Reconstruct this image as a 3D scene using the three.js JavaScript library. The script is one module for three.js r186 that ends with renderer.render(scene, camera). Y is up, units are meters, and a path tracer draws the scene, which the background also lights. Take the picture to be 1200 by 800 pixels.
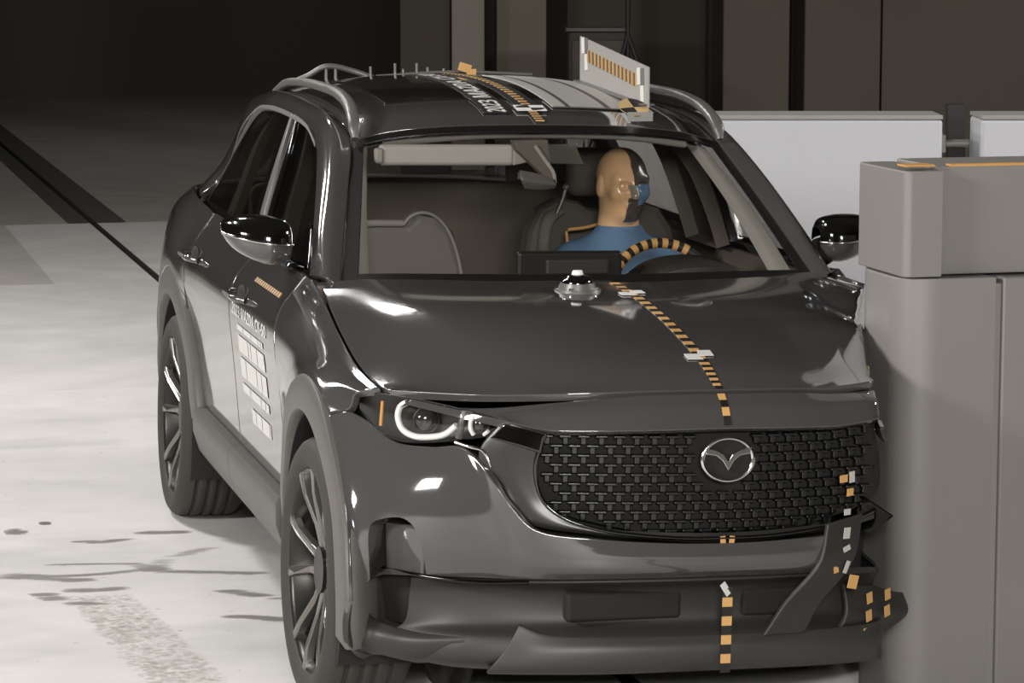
import * as THREE from 'three';
import { RoundedBoxGeometry } from 'three/addons/geometries/RoundedBoxGeometry.js';
import { MarchingCubes } from 'three/addons/objects/MarchingCubes.js';
import { RectAreaLightUniformsLib } from 'three/addons/lights/RectAreaLightUniformsLib.js';
import * as BGU from 'three/addons/utils/BufferGeometryUtils.js';

// ---------------------------------------------------------------- camera, light, exposure
const scene = new THREE.Scene();
scene.background = new THREE.Color(0x000000);
const camera = new THREE.PerspectiveCamera(13.10, 1.5, 0.5, 120);
camera.rotation.order = 'YXZ';
camera.position.set(-2.37, 2.13, 8.03);
camera.rotation.set(-7.75 * Math.PI / 180, -14.1 * Math.PI / 180, 0);
scene.add(camera);
const renderer = new THREE.WebGLRenderer({ antialias: true });
renderer.toneMapping = THREE.LinearToneMapping;
renderer.toneMappingExposure = 1.0;
renderer.shadowMap.enabled = true;
RectAreaLightUniformsLib.init();
// light banks out of view, added fill lamps among them: [x, y, z, width, depth, target, radiance]
const LAMPS = [
  [-6.6, 3.5, 2.6, 1.8, 0.9, [-0.6, 0.4, -0.8], 46, 'left of the car front'],
  [-3.4, 5.9, -5.4, 1.0, 0.5, [-1.4, 0, -2.4], 92, 'behind the car on its left'],
  [-0.6, 5.6, -9.0, 0.5, 0.26, [-0.8, 0.6, -1.0], 60, 'far behind the car'],
  [-5.6, 6.2, -9.8, 1.2, 0.6, [-1.0, 0, -6.5], 56, 'over the floor rail far behind the car, added to brighten the far floor'],  // extra unseen lamp, added to brighten the far floor
  [8.5, 5.2, -1.0, 1.8, 1.0, [3.0, 0.6, -6.0], 44, 'right of the white blocks'],
  [-2.4, 3.5, 10.5, 2.2, 1.1, [0.0, 0.9, -0.7], 50, 'behind and above the camera, added to light the car front and cabin'],  // unseen front lamp added to light bumper, cabin and dummy
  [4.0, 7.4, -19, 2.0, 1.0, [5.5, 1.0, -24], 5, 'before the wall panels, added to lift the dim background'],  // added dim lamp that lifts the background panels
  [-6.0, 7.4, -20, 2.0, 1.0, [-5.0, 0, -24], 0.8, 'in the dark far left of the hall, added to lift the background'],  // weak lamp added to lift the far left darkness
];
const LAMP_TINT = new THREE.Color(1.0, 0.983, 0.962);

// ---------------------------------------------------------------- helpers
const V = (x, y, z) => new THREE.Vector3(x, y, z);
const used = {};
function numbered(n) { const k = used[n] = (used[n] ?? -1) + 1; return k ? `${n}_${String(k).padStart(3, '0')}` : n; }
function tag(o, label, category, group) { o.userData = { label, category }; if (group) o.userData.group = group; return o; }
function shadows(o) { o.castShadow = true; o.receiveShadow = true; return o; }
function mesh(name, geo, mat, parent) {
  const g = Array.isArray(geo) ? join(geo) : geo;
  const m = shadows(new THREE.Mesh(g, mat));
  m.name = parent ? name : numbered(name);
  (parent || scene).add(m);
  return m;
}
function join(list) {
  return BGU.mergeGeometries(list.map((g) => {
    const h = g.index ? g.toNonIndexed() : g.clone();
    for (const k of Object.keys(h.attributes)) if (!['position', 'normal', 'uv'].includes(k)) h.deleteAttribute(k);
    if (!h.attributes.uv) h.setAttribute('uv', new THREE.BufferAttribute(new Float32Array(h.attributes.position.count * 2), 2));
    return h;
  }));
}
function thing(name, label, category, pos = [0, 0, 0], turn = 0, group) {
  const o = new THREE.Group(); o.name = numbered(name); scene.add(o);
  o.position.set(...pos); o.rotation.y = turn;
  return tag(o, label, category, group);
}
function struct(name, geo, mat, parent) { const m = mesh(name, geo, mat, parent); if (!parent) { m.name = name; m.userData.kind = 'structure'; } return m; }
function box(w, h, d, x, y, z, r = 0.004) { const g = r > 0 ? new RoundedBoxGeometry(w, h, d, 2, Math.min(r, w / 2.01, h / 2.01, d / 2.01)) : new THREE.BoxGeometry(w, h, d); return g.translate(x, y, z); }
function cyl(r0, r1, h, x, y, z, n = 24) { return new THREE.CylinderGeometry(r0, r1, h, n).translate(x, y, z); }
const crv = (p) => new THREE.CatmullRomCurve3(p.map((q) => V(...q)), false, 'centripetal');
function tube(pts, r, n = 24, rs = 8) { return new THREE.TubeGeometry(crv(pts), n, r, rs, false); }
function rng(seed) { let a = seed >>> 0; return () => { a |= 0; a = a + 0x6D2B79F5 | 0; let t = Math.imul(a ^ a >>> 15, 1 | a); t = t + Math.imul(t ^ t >>> 7, 61 | t) ^ t; return ((t ^ t >>> 14) >>> 0) / 4294967296; }; }
const sm = (a, b, x) => { const t = Math.min(1, Math.max(0, (x - a) / (b - a))); return t * t * (3 - 2 * t); };
const lerp = (a, b, t) => a + (b - a) * t;

// a surface lofted through section curves: (u along a section, v across the sections)
function loft(secs) {
  const C = secs.map(crv);
  return (u, v) => {
    const p = C.map((c) => c.getPoint(Math.min(1, Math.max(0, u))));
    v = Math.min(1, Math.max(0, v));
    if (p.length === 2) return p[0].lerp(p[1], v);
    return new THREE.CatmullRomCurve3(p, false, 'centripetal').getPoint(v);
  };
}
const mirror = (p) => { p.x = -p.x; return p; };
// the collision pushed the car's left front corner back and folded it
function crush(p) {
  if (p.x < 0.3 || p.z < -0.75) return p;
  const hi = sm(0.76, 0.86, p.y), f = sm(-0.75, -0.2, p.z), x0 = p.x, y0 = p.y, z0 = p.z;
  // low parts are driven straight back
  const w = sm(0.46, 0.62, x0);
  let z1 = lerp(z0, -0.75 + (z0 + 0.75) * 0.47, w);
  let y1 = y0 + w * f * (0.022 * Math.sin(x0 * 31 + z0 * 24) + 0.012 * Math.sin(y0 * 40 + z0 * 33)) - w * f * 0.02;
  let x1 = x0 - w * f * 0.05 * (x0 - 0.5) - w * f * 0.012 * Math.sin(z0 * 37 + y0 * 21);
  if (hi > 0) { // the hood and the fender's upper edge fold down along the barrier's side
    const K = [[-0.75, 1.05], [-0.45, 0.86], [-0.1, 0.705], [0.2, 0.582], [0.65, 0.458], [1.0, 0.40]];
    let k = 0; while (k < K.length - 2 && z0 > K[k + 1][0]) k++;
    const t = (z0 - K[k][0]) / (K[k + 1][0] - K[k][0]), lim = lerp(K[k][1], K[k + 1][1], t), over = Math.max(0, x0 - lim);
    x1 = lerp(x1, x0 - 0.88 * over, hi);
    y1 = lerp(y1, y0 - 0.45 * over + Math.min(over, 0.1) * 0.25 * Math.sin(z0 * 29 + y0 * 13) + 0.25 * f * Math.max(0, Math.min(x0, lim) - 0.58) + 0.12 * Math.max(0, Math.min(x0, lim) - 0.30) * sm(0.0, 0.4, z0), hi);
    z1 = lerp(z1, z0 - 0.35 * over, hi);
  }
  return p.set(x1, y1, z1);
}
const asIs = (p) => p;
const mirrorCrush = (p) => crush(mirror(p));
const MID = V(0, 0.72, -1.4);
// a sheet with thickness, rounded and turned-in edges, cut from a lofted surface
function sheet(S, o = {}) {
  const { nu = 16, nv = 16, u = [0, 1], v = [0, 1], t = 0.012, r = 0.0035, off = 0, map = asIs, out = null, mid = MID, holes = [], uvf = null } = o;
  const F = (a, b) => map(S(a, b));
  const um = (u[0] + u[1]) / 2, vm = (v[0] + v[1]) / 2;
  const len = (k) => { let L = 0, p = null; for (let i = 0; i <= 12; i++) { const q = k === 0 ? F(lerp(u[0], u[1], i / 12), vm) : F(um, lerp(v[0], v[1], i / 12)); if (p) L += p.distanceTo(q); p = q; } return Math.max(L, 1e-3); };
  const axis = (rg, n, L) => {
    const a = [], d = rg[1] - rg[0], e = Math.min(r / L, 0.06) * d;
    const put = (x, l) => a.push([x, l]);
    put(rg[0], 3); put(rg[0], 2); put(rg[0] + e * 0.35, 1); put(rg[0] + e, 0);
    for (let i = 0; i <= n; i++) put(lerp(rg[0] + e * 2.2, rg[1] - e * 2.2, i / n), 0);
    put(rg[1] - e, 0); put(rg[1] - e * 0.35, 1); put(rg[1], 2); put(rg[1], 3);
    return a;
  };
  const A = axis(u, nu, len(0)), B = axis(v, nv, len(1));
  const nrm = (a, b) => {
    const h = 2e-3;
    const p = F(Math.min(a + h, 1), b).sub(F(Math.max(a - h, 0), b)), q = F(a, Math.min(b + h, 1)).sub(F(a, Math.max(b - h, 0)));
    const n = p.cross(q); if (n.lengthSq() < 1e-16) n.set(0, 1, 0); return n.normalize();
  };
  const n0 = nrm(um, vm), p0 = F(um, vm);
  let s = n0.dot(out ? V(...out) : p0.sub(mid)) >= 0 ? 1 : -1;
  const dep = [0, 0.3 * r, r, t];
  const pos = [], uv = [], idx = [];
  const W = A.length, H = B.length;
  const fh = (h, a, b) => (Math.abs(a - h.u) / h.ru) ** h.p + (Math.abs(b - h.v) / h.rv) ** h.p;
  const gone = new Uint8Array(W * H);
  if (holes.length) for (let j = 0; j < H; j++) for (let i = 0; i < W; i++) holes.forEach((h, k) => { if (fh(h, A[i][0], B[j][0]) < 1) gone[j * W + i] = k + 1; });
  for (let j = 0; j < H; j++) for (let i = 0; i < W; i++) {
    let [a, la] = A[i], [b, lb] = B[j];
    const hk = gone[j * W + i];
    if (hk) { // a vertex inside a cut-out that still has a neighbour outside moves to the rim of the cut-out
      let edge = false;
      for (let dj = -1; dj <= 1; dj++) for (let di = -1; di <= 1; di++) { const q = (j + dj) * W + i + di; if (j + dj >= 0 && j + dj < H && i + di >= 0 && i + di < W && !gone[q]) edge = true; }
      if (edge) { const h = holes[hk - 1], k = fh(h, a, b) ** (-1 / h.p); a = h.u + (a - h.u) * k; b = h.v + (b - h.v) * k; a = Math.min(a, u[1]); }
    }
    const p = F(a, b), n = nrm(a, b), l = Math.max(la, lb);
    p.addScaledVector(n, s * (off - dep[l]));
    pos.push(p.x, p.y, p.z); const ua = (a - u[0]) / (u[1] - u[0]), vb = (b - v[0]) / (v[1] - v[0]); if (uvf) uv.push(...uvf(ua, vb)); else uv.push(ua, vb);
  }
  for (let j = 0; j < H - 1; j++) for (let i = 0; i < W - 1; i++) {
    const k = j * W + i;
    if (gone[k] && gone[k + 1] && gone[k + W] && gone[k + W + 1]) continue;
    if (s > 0) idx.push(k, k + 1, k + W, k + 1, k + W + 1, k + W); else idx.push(k, k + W, k + 1, k + 1, k + W, k + W + 1);
  }
  const g = new THREE.BufferGeometry();
  g.setAttribute('position', new THREE.Float32BufferAttribute(pos, 3));
  g.setAttribute('uv', new THREE.Float32BufferAttribute(uv, 2));
  g.setIndex(idx); g.computeVertexNormals();
  if (!holes.length) return g;
  const rims = holes.map((h) => { // the turned-in wall of each cut-out
    const ring = [];
    for (let k = 0; k <= 72; k++) {
      const t = k / 72 * Math.PI * 2, c = Math.cos(t), sn = Math.sin(t), e = 2 / h.p;
      const a = Math.min(u[1], h.u + h.ru * Math.sign(c) * Math.abs(c) ** e), b = h.v + h.rv * Math.sign(sn) * Math.abs(sn) ** e;
      const p = F(a, b), n = nrm(a, b);
      ring.push([p, p.clone().addScaledVector(n, -s * (h.depth || 0.05))].map((q) => [q.x, q.y, q.z]));
    }
    return sweep(ring, false, false);
  });
  return join([g, ...rims]);
}
// ring-swept body: closed profile curves joined along a path (for flares, sills, housings)
function sweep(rings, closed = true, caps = true, map = asIs) {
  const n = rings[0].length, pos = [], idx = [];
  for (const R of rings) for (const q of R) { const p = map(V(...q)); pos.push(p.x, p.y, p.z); }
  for (let i = 0; i < rings.length - 1; i++) for (let j = 0; j < (closed ? n : n - 1); j++) {
    const a = i * n + j, b = i * n + (j + 1) % n;
    idx.push(a, b, a + n, b, b + n, a + n);
  }
  if (caps && closed) for (const e of [0, rings.length - 1]) for (let j = 1; j < n - 1; j++) idx.push(e * n, e * n + j, e * n + j + 1);
  let g = new THREE.BufferGeometry();
  g.setAttribute('position', new THREE.Float32BufferAttribute(pos, 3)); g.setIndex(idx);
  g = BGU.toCreasedNormals(g, 0.7);
  g.setAttribute('uv', new THREE.BufferAttribute(new Float32Array(g.attributes.position.count * 2), 2));
  return g;
}
function extrude(pts, depth, bevel = 0.004, holes) {
  const s = new THREE.Shape(pts.map((p) => new THREE.Vector2(...p)));
  if (holes) for (const h of holes) s.holes.push(new THREE.Path(h.map((p) => new THREE.Vector2(...p))));
  return new THREE.ExtrudeGeometry(s, { depth, bevelEnabled: bevel > 0, bevelSize: bevel, bevelThickness: bevel, bevelSegments: 2, curveSegments: 12 });
}

// ---------------------------------------------------------------- textures
function noise2(seed) {
  const R = rng(seed), P = new Float32Array(65536).map(() => R());
  return (x, y) => {
    const xi = Math.floor(x), yi = Math.floor(y), fx = x - xi, fy = y - yi, a = fx * fx * (3 - 2 * fx), b = fy * fy * (3 - 2 * fy);
    const h = (i, j) => P[((i & 255) << 8) | (j & 255)];
    return lerp(lerp(h(xi, yi), h(xi + 1, yi), a), lerp(h(xi, yi + 1), h(xi + 1, yi + 1), a), b);
  };
}
const nz = noise2(7), nz2 = noise2(19);
const fbm = (n, x, y, o = 4) => { let s = 0, a = 0.5; for (let i = 0; i < o; i++) { s += a * n(x, y); x *= 2.03; y *= 2.03; a *= 0.5; } return s; };
function canvasTex(w, h, draw, srgb = true) {
  const c = document.createElement('canvas'); c.width = w; c.height = h;
  draw(c.getContext('2d'), w, h);
  const t = new THREE.CanvasTexture(c); if (srgb) t.colorSpace = THREE.SRGBColorSpace; t.anisotropy = 8;
  return t;
}
function dataTex(w, h, f, srgb = true) {
  const d = new Uint8Array(w * h * 4);
  for (let j = 0; j < h; j++) for (let i = 0; i < w; i++) { const c = f(i / w, j / h); const k = (j * w + i) * 4; d[k] = c[0]; d[k + 1] = c[1]; d[k + 2] = c[2]; d[k + 3] = 255; }
  const t = new THREE.DataTexture(d, w, h); t.magFilter = THREE.LinearFilter; t.minFilter = THREE.LinearFilter; t.wrapS = t.wrapT = THREE.RepeatWrapping;
  if (srgb) t.colorSpace = THREE.SRGBColorSpace; t.needsUpdate = true; return t;
}

// ---------------------------------------------------------------- materials
const std = (color, roughness = 0.6, metalness = 0, extra = {}) => new THREE.MeshStandardMaterial({ color, roughness, metalness, side: THREE.DoubleSide, ...extra });
const phy = (color, roughness, extra = {}) => new THREE.MeshPhysicalMaterial({ color, roughness, side: THREE.DoubleSide, ...extra });
const M = {
  paint: phy(0x464443, 0.09, { metalness: 0.0, specularIntensity: 1, clearcoat: 1, clearcoatRoughness: 0.05 }),
  gloss: phy(0x0c0b0a, 0.12, { clearcoat: 1, clearcoatRoughness: 0.03 }),
  trim: std(0x2b2a28, 0.5),
  flare: std(0x5a5753, 0.45),
  plastic: std(0x2a2825, 0.5),
  dark: std(0x191715, 0.85),
  chrome: std(0xd8d6d2, 0.16, 1),
  satin: std(0x6f6d69, 0.4, 0.4),
  rubber: std(0x35322e, 0.75),
  rimdark: std(0x3a3835, 0.35, 0.7),
  rim: std(0x8d8a85, 0.3, 0.85),
  lens: phy(0xffffff, 0.02, { transmission: 1, thickness: 0, ior: 1.45 }),
  glass: phy(0xf4f3f0, 0.0, { transmission: 1, thickness: 0, ior: 1.4 }),
  sideGlass: phy(0xb4b3b0, 0.0, { transmission: 1, thickness: 0, ior: 1.5 }),
  privacy: phy(0xb2afaa, 0.0, { transmission: 1, thickness: 0, ior: 1.5 }),
  frit: phy(0x12110f, 0.3, { clearcoat: 0.6, clearcoatRoughness: 0.1 }),
  white: std(0xe9e6e0, 0.45),
  drl: std(0xcfcdc9, 0.35),
  amber: std(0xc08a45, 0.35),
  cabin: std(0x5a544c, 0.85),
  cabinLight: std(0x8d8984, 0.75),
  seat: std(0x726e69, 0.8),
  seatDark: std(0x4f4a44, 0.75),
  black: std(0x181614, 0.6),
};
const yellow = '#c79a5e', tapeBlack = '#15130f', tapeWhite = '#d8d5cf';
const tapeCache = {};
function tapeTex(n) {
  return tapeCache[n] ??= canvasTex(16, n * 16, (c) => { for (let i = 0; i < n; i++) { c.fillStyle = i % 2 ? yellow : tapeBlack; c.fillRect(0, i * 16, 16, 16); } });
}
const tapeMat = (n) => std(0xffffff, 0.5, 0, { map: tapeTex(n) });
const targetTex = canvasTex(128, 128, (c) => {
  c.fillStyle = tapeWhite; c.fillRect(0, 0, 128, 128); c.fillStyle = tapeBlack;
  c.beginPath(); c.moveTo(64, 64); c.arc(64, 64, 62, 0, Math.PI / 2); c.fill();
  c.beginPath(); c.moveTo(64, 64); c.arc(64, 64, 62, Math.PI, Math.PI * 1.5); c.fill();
});
const targetMat = std(0xffffff, 0.5, 0, { map: targetTex });

// ---------------------------------------------------------------- setting: floor, walls, ceiling
const floorTone = (x, z) => 0.80 + 0.10 * (fbm(nz, x * 0.9, z * 0.9) - 0.5) + 0.05 * (fbm(nz2, x * 9, z * 9) - 0.5);
const floorMap = dataTex(1024, 1024, (u, v) => { const w = (a) => Math.sin(a * 2 * Math.PI) * 3 + 10; let t = 0.80 + 0.09 * (fbm(nz, w(u) + 4 * Math.cos(v * 6.283), w(v) + 4 * Math.cos(u * 6.283)) - 0.47) + 0.05 * (fbm(nz2, 40 + 9 * Math.sin(u * 6.283), 40 + 9 * Math.sin(v * 6.283)) - 0.47); t *= 255; return [t, t * 0.985, t * 0.965]; });
floorMap.repeat.set(1 / 6, 1 / 6);
// tyre scuffs and rubber streaks on the painted concrete near the car
const NX0 = -4.6, NX1 = -0.028, NZ0 = -6, NZ1 = 1.2;
const nearMap = canvasTex(1600, 2048, (c, W, H) => {
  const R = rng(5);
  const img = c.createImageData(W, H);
  for (let j = 0; j < H; j++) for (let i = 0; i < W; i++) {
    const x = lerp(NX0, NX1, i / W), z = lerp(NZ0, NZ1, j / H);
    let t = 0.81 + 0.10 * (fbm(nz, x * 0.8 + 31, z * 1.1 + 50) - 0.47) + 0.06 * (fbm(nz2, x * 7 + 90, z * 9 + 70) - 0.47);
    const bl = fbm(nz2, x * 1.6 + 12, z * 3.1 + 40); if (bl > 0.56) t -= 0.25 * (bl - 0.56);
    t *= 255; const k = (j * W + i) * 4; img.data[k] = t; img.data[k + 1] = t * 0.985; img.data[k + 2] = t * 0.965; img.data[k + 3] = 255;
  }
  c.putImageData(img, 0, 0);
  const X = (x) => (x - NX0) / (NX1 - NX0) * W, Z = (z) => (z - NZ0) / (NZ1 - NZ0) * H;
  // thin rubber streaks, each broken into dabs
  const streak = (p, w, a) => {
    const q = crv(p.map(([x, z]) => [x, 0, z])).getPoints(420);
    for (let i = 0; i < 420; i++) {
      const k = nz(i * 0.05 + p[0][0] * 7, p[0][1] * 5);
      if (k < 0.34) continue;
      for (let d = 0; d < 5; d++) {
        c.fillStyle = `rgba(118,114,108,${a * k * R()})`;
        const s = 1 + 3 * R(); c.fillRect(X(q[i].x) + (R() - 0.5) * 22, Z(q[i].z) + (R() + R() - 1) * w * 2.2, s * 4, s);
      }
    }
  };
  const S = [
    [[-1.52, -2.05], [-1.35, -2.02], [-1.2, -1.98], [-1.15, -1.86], [-1.10, -2.02], [-0.92, -2.2]],
    [[-1.64, -1.92], [-1.5, -1.86], [-1.35, -1.85], [-1.15, -1.90]],
    [[-1.66, -1.88], [-1.55, -1.84], [-1.44, -1.78], [-1.40, -1.77]],
    [[-1.56, -1.6], [-1.50, -1.46], [-1.39, -1.39]],
    [[-1.12, -1.84], [-1.0, -1.80], [-0.81, -1.73]],
    [[-1.11, -2.52], [-1.03, -2.50], [-0.96, -2.50]],
    [[-0.97, -1.50], [-0.9, -1.42], [-0.79, -1.32]],
    [[-1.0, -1.12], [-0.92, -1.08], [-0.84, -1.02]],
    [[-1.45, -1.62], [-1.36, -1.60], [-1.30, -1.62]],
    [[-1.34, -2.42], [-1.28, -2.38], [-1.2, -2.42]],
  ];
  S.forEach((p, i) => streak(p, 1.5 + (i % 3) * 1.2, 0.30));
  // tyre tread print
  const along = (t) => [lerp(-1.36, -1.20, t) + 0.03 * Math.sin(t * 2.2), lerp(-1.5, 0.3, t)];
  for (let i = 0; i < 190; i++) {
    const t = i / 190, [x, z] = along(t), g = nz(t * 9, 3.3);
    for (let k = 0; k < 7; k++) {
      if (R() < 0.30) continue;
      const dx = (k - 3) * 0.030 + (R() - 0.5) * 0.012;
      c.fillStyle = `rgba(112,107,100,${(0.05 + 0.24 * g * g) * (k < 3 ? 1.2 : 0.8)})`;
      c.save(); c.translate(X(x + dx), Z(z)); c.rotate(k % 2 ? 0.7 : -0.5); c.fillRect(-6, -2, 11, 3.4); c.restore();
    }
  }
  for (let i = 0; i < 900; i++) { const t = R(), [x, z] = along(t * 0.7); c.fillStyle = `rgba(126,121,112,${0.12 + 0.15 * R()})`; const s = 2 + 7 * R(); c.fillRect(X(x + (R() - 0.62) * 0.22), Z(z + (R() - 0.5) * 0.1), s, s * 0.7); }
  // specks
  for (let i = 0; i < 260; i++) { c.fillStyle = `rgba(110,105,98,${0.15 + 0.3 * R()})`; c.fillRect(R() * W, R() * H, 2 + 4 * R(), 2 + 2 * R()); }
  const spot = (x, z, s) => { for (let i = 0; i < 70; i++) { c.fillStyle = 'rgba(95,90,84,0.16)'; const a = R() * 6.28, r = s * Math.sqrt(R()); c.fillRect(X(x + r * Math.cos(a)), Z(z + r * Math.sin(a) * 1.6), 9, 9); } };
  spot(-1.434, -2.79, 0.012); spot(-1.55, -2.66, 0.035);
});
const floorMat = std(0xffffff, 0.62, 0, { map: floorMap });
const nearMat = std(0xffffff, 0.62, 0, { map: nearMap });
const padMat = std(0x4d4944, 0.7);
const leftStripMat = std(0xe3e1dd, 0.62, 0, { map: floorMap });    // slightly darker tint of the floor, for the left strip
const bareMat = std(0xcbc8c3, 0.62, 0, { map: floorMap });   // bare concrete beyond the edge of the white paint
function slab(x0, x1, z0, z1, mat, unitUV = false, h = 0.2) {
  const g = new THREE.BoxGeometry(x1 - x0, h, z1 - z0).translate((x0 + x1) / 2, -h / 2, (z0 + z1) / 2);
  const p = g.attributes.position, uv = g.attributes.uv;
  for (let i = 0; i < p.count; i++) uv.setXY(i, unitUV ? (p.getX(i) - x0) / (x1 - x0) : p.getX(i), unitUV ? 1 - (p.getZ(i) - z0) / (z1 - z0) : p.getZ(i));
  return [g, mat];
}
let fn = 0;
const fl = (a) => struct(fn++ ? `floor_${String(fn - 1).padStart(3, '0')}` : 'floor', ...a);
const ZW = -14.3, ZB = -32, ZF = 14, XL = -14, XR = 20;
fl(slab(NX0, NX1, NZ0, NZ1, nearMat, true));
fl(slab(XL, NX0, -10.4, ZF, floorMat));
fl(slab(NX0, NX1, -10.4, NZ0, floorMat));
fl(slab(-0.66, NX1, ZW, -10.4, floorMat));
fl(slab(XL, -0.66, ZW, -10.4, leftStripMat));
fl(slab(NX0, NX1, NZ1, ZF, floorMat));
fl(slab(0.028, XR, ZW, ZF, floorMat));
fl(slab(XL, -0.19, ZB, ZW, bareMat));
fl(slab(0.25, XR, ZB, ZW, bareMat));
fl(slab(-0.19, -0.028, ZB, ZW, padMat));
fl(slab(0.028, 0.25, ZB, ZW, padMat));
struct('floor_channel', [new THREE.BoxGeometry(0.056, 0.06, ZF - ZB).translate(0, -0.17, (ZF + ZB) / 2), ...[-1, 1].map((s) => new THREE.BoxGeometry(0.006, 0.197, ZF - ZB).translate(s * 0.0252, -0.1, (ZF + ZB) / 2))], std(0x3a3733, 0.7));
const wallMat = std(0x4b463e, 0.85);
struct('wall_back', new THREE.BoxGeometry(XR - XL, 8, 0.3).translate((XL + XR) / 2, 4, ZB - 0.15), wallMat);
struct('wall_front', new THREE.BoxGeometry(XR - XL, 8, 0.3).translate((XL + XR) / 2, 4, ZF + 0.15), wallMat);
struct('wall_left', new THREE.BoxGeometry(0.3, 8, ZF - ZB).translate(XL - 0.15, 4, (ZF + ZB) / 2), wallMat);
struct('wall_right', new THREE.BoxGeometry(0.3, 8, ZF - ZB).translate(XR + 0.15, 4, (ZF + ZB) / 2), wallMat);
struct('ceiling', new THREE.BoxGeometry(XR - XL + 0.6, 0.3, ZF - ZB + 0.6).translate((XL + XR) / 2, 8.15, (ZF + ZB) / 2), std(0x2a2724, 0.9));

// overhead light banks out of view, with the added fill lamps
const lampGlow = new THREE.MeshStandardMaterial({ color: 0x222222, emissive: LAMP_TINT, emissiveIntensity: 1, side: THREE.DoubleSide });
LAMPS.forEach(([x, y, z, w, d, tg, L, where]) => {
  const t = thing('unseen_softbox', `large rectangular softbox light hanging ${where}`, 'light', [x, y, z]);
  t.lookAt(...tg); // +z of the fitting faces its target
  const mat = lampGlow.clone(); mat.emissiveIntensity = L;
  mesh('housing', box(w + 0.1, d + 0.1, 0.12, 0, 0, -0.075, 0.02), M.black, t);
  mesh('diffuser', new THREE.PlaneGeometry(w, d), mat, t);
  const l = new THREE.RectAreaLight(LAMP_TINT, L, w, d); l.name = 'light'; l.position.set(0, 0, 0.03); l.rotation.y = Math.PI; t.add(l);
});

// ---------------------------------------------------------------- the car
const ROLL = 1.07 * Math.PI / 180;
const car = thing('car', 'dark grey five-door crossover with crushed left front corner and chequered tape along its middle', 'car');
{ const c = V(0, 0.4, -1.4), rc = c.clone().applyAxisAngle(V(0, 0, 1), -ROLL); car.position.copy(c.sub(rc)); car.rotation.z = -ROLL; }
const toWorld = (p) => p.applyAxisAngle(V(0, 0, 1), -ROLL).add(car.position);
const toCar = (p) => p.sub(car.position).applyAxisAngle(V(0, 0, 1), ROLL);
const sym = (s) => [...s.slice(1).reverse().map(([x, y, z]) => [-x, y, z]), ...s];
const R_ = (s) => s.map(([x, y, z]) => [-x, y, z]);      // sections given with positive half widths, moved to the car's right side
const both = (name, fn, mat, parent = car) => [mesh(name, fn(asIs), mat, parent), mesh(name, fn(mirrorCrush), mat, parent)];

// hood and nose
const hoodEdge = [[0.80, 1.10, -0.62], [0.828, 1.015, -0.15], [0.83, 0.955, 0.17], [0.815, 0.931, 0.37], [0.80, 0.931, 0.44]];
const HOOD = loft([
  sym([[0, 1.132, -0.25], [0.30, 1.132, -0.31], [0.58, 1.125, -0.45], [0.70, 1.116, -0.54], hoodEdge[0]]),
  sym([[0, 1.112, 0.06], [0.30, 1.112, 0.04], [0.55, 1.097, -0.01], [0.67, 1.07, -0.06], hoodEdge[1]]),
  sym([[0, 1.073, 0.36], [0.30, 1.070, 0.34], [0.53, 1.05, 0.28], [0.66, 1.015, 0.22], hoodEdge[2]]),
  sym([[0, 1.017, 0.628], [0.30, 1.010, 0.60], [0.50, 0.985, 0.54], [0.64, 0.962, 0.46], hoodEdge[3]]),
  sym([[0, 0.966, 0.762], [0.22, 0.964, 0.752], [0.43, 0.955, 0.712], [0.60, 0.940, 0.605], hoodEdge[4]]),
]);
mesh('hood', sheet(HOOD, { nu: 72, nv: 48, t: 0.02, map: crush }), M.paint, car);
const NOSE = loft([
  sym([[0, 0.958, 0.772], [0.22, 0.955, 0.762], [0.43, 0.934, 0.716], [0.60, 0.908, 0.620], [0.795, 0.902, 0.475]]),
  sym([[0, 0.925, 0.815], [0.22, 0.923, 0.806], [0.44, 0.912, 0.762], [0.585, 0.900, 0.675], [0.79, 0.909, 0.495]]),
  sym([[0, 0.876, 0.842], [0.22, 0.874, 0.836], [0.46, 0.872, 0.788], [0.57, 0.893, 0.730], [0.77, 0.924, 0.545]]),
]);
mesh('nose_panel', sheet(NOSE, { nu: 64, nv: 12, t: 0.02, map: crush }), M.paint, car);

// front fenders
const FENDER = loft([
  R_([[0.822, 1.108, -0.627], [0.886, 1.065, -0.615], [0.936, 0.965, -0.592], [0.920, 0.72, -0.567], [0.892, 0.44, -0.560]]),
  R_([[0.826, 1.064, -0.40], [0.882, 1.033, -0.41], [0.928, 0.965, -0.43], [0.932, 0.80, -0.47], [0.930, 0.60, -0.50]]),
  R_([[0.833, 1.012, -0.15], [0.876, 0.990, -0.17], [0.917, 0.955, -0.20], [0.938, 0.905, -0.235], [0.948, 0.845, -0.255]]),
  R_([[0.837, 0.975, 0.05], [0.872, 0.962, 0.045], [0.905, 0.945, 0.03], [0.935, 0.925, 0.02], [0.948, 0.905, 0.01]]),
  R_([[0.835, 0.950, 0.20], [0.868, 0.940, 0.19], [0.900, 0.922, 0.18], [0.928, 0.898, 0.17], [0.946, 0.877, 0.17]]),
  R_([[0.822, 0.931, 0.385], [0.850, 0.924, 0.37], [0.880, 0.905, 0.332], [0.890, 0.868, 0.322], [0.938, 0.850, 0.265]]),
]);
both('fender', (m) => sheet(FENDER, { nu: 22, nv: 36, t: 0.02, map: m }), M.paint);

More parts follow.
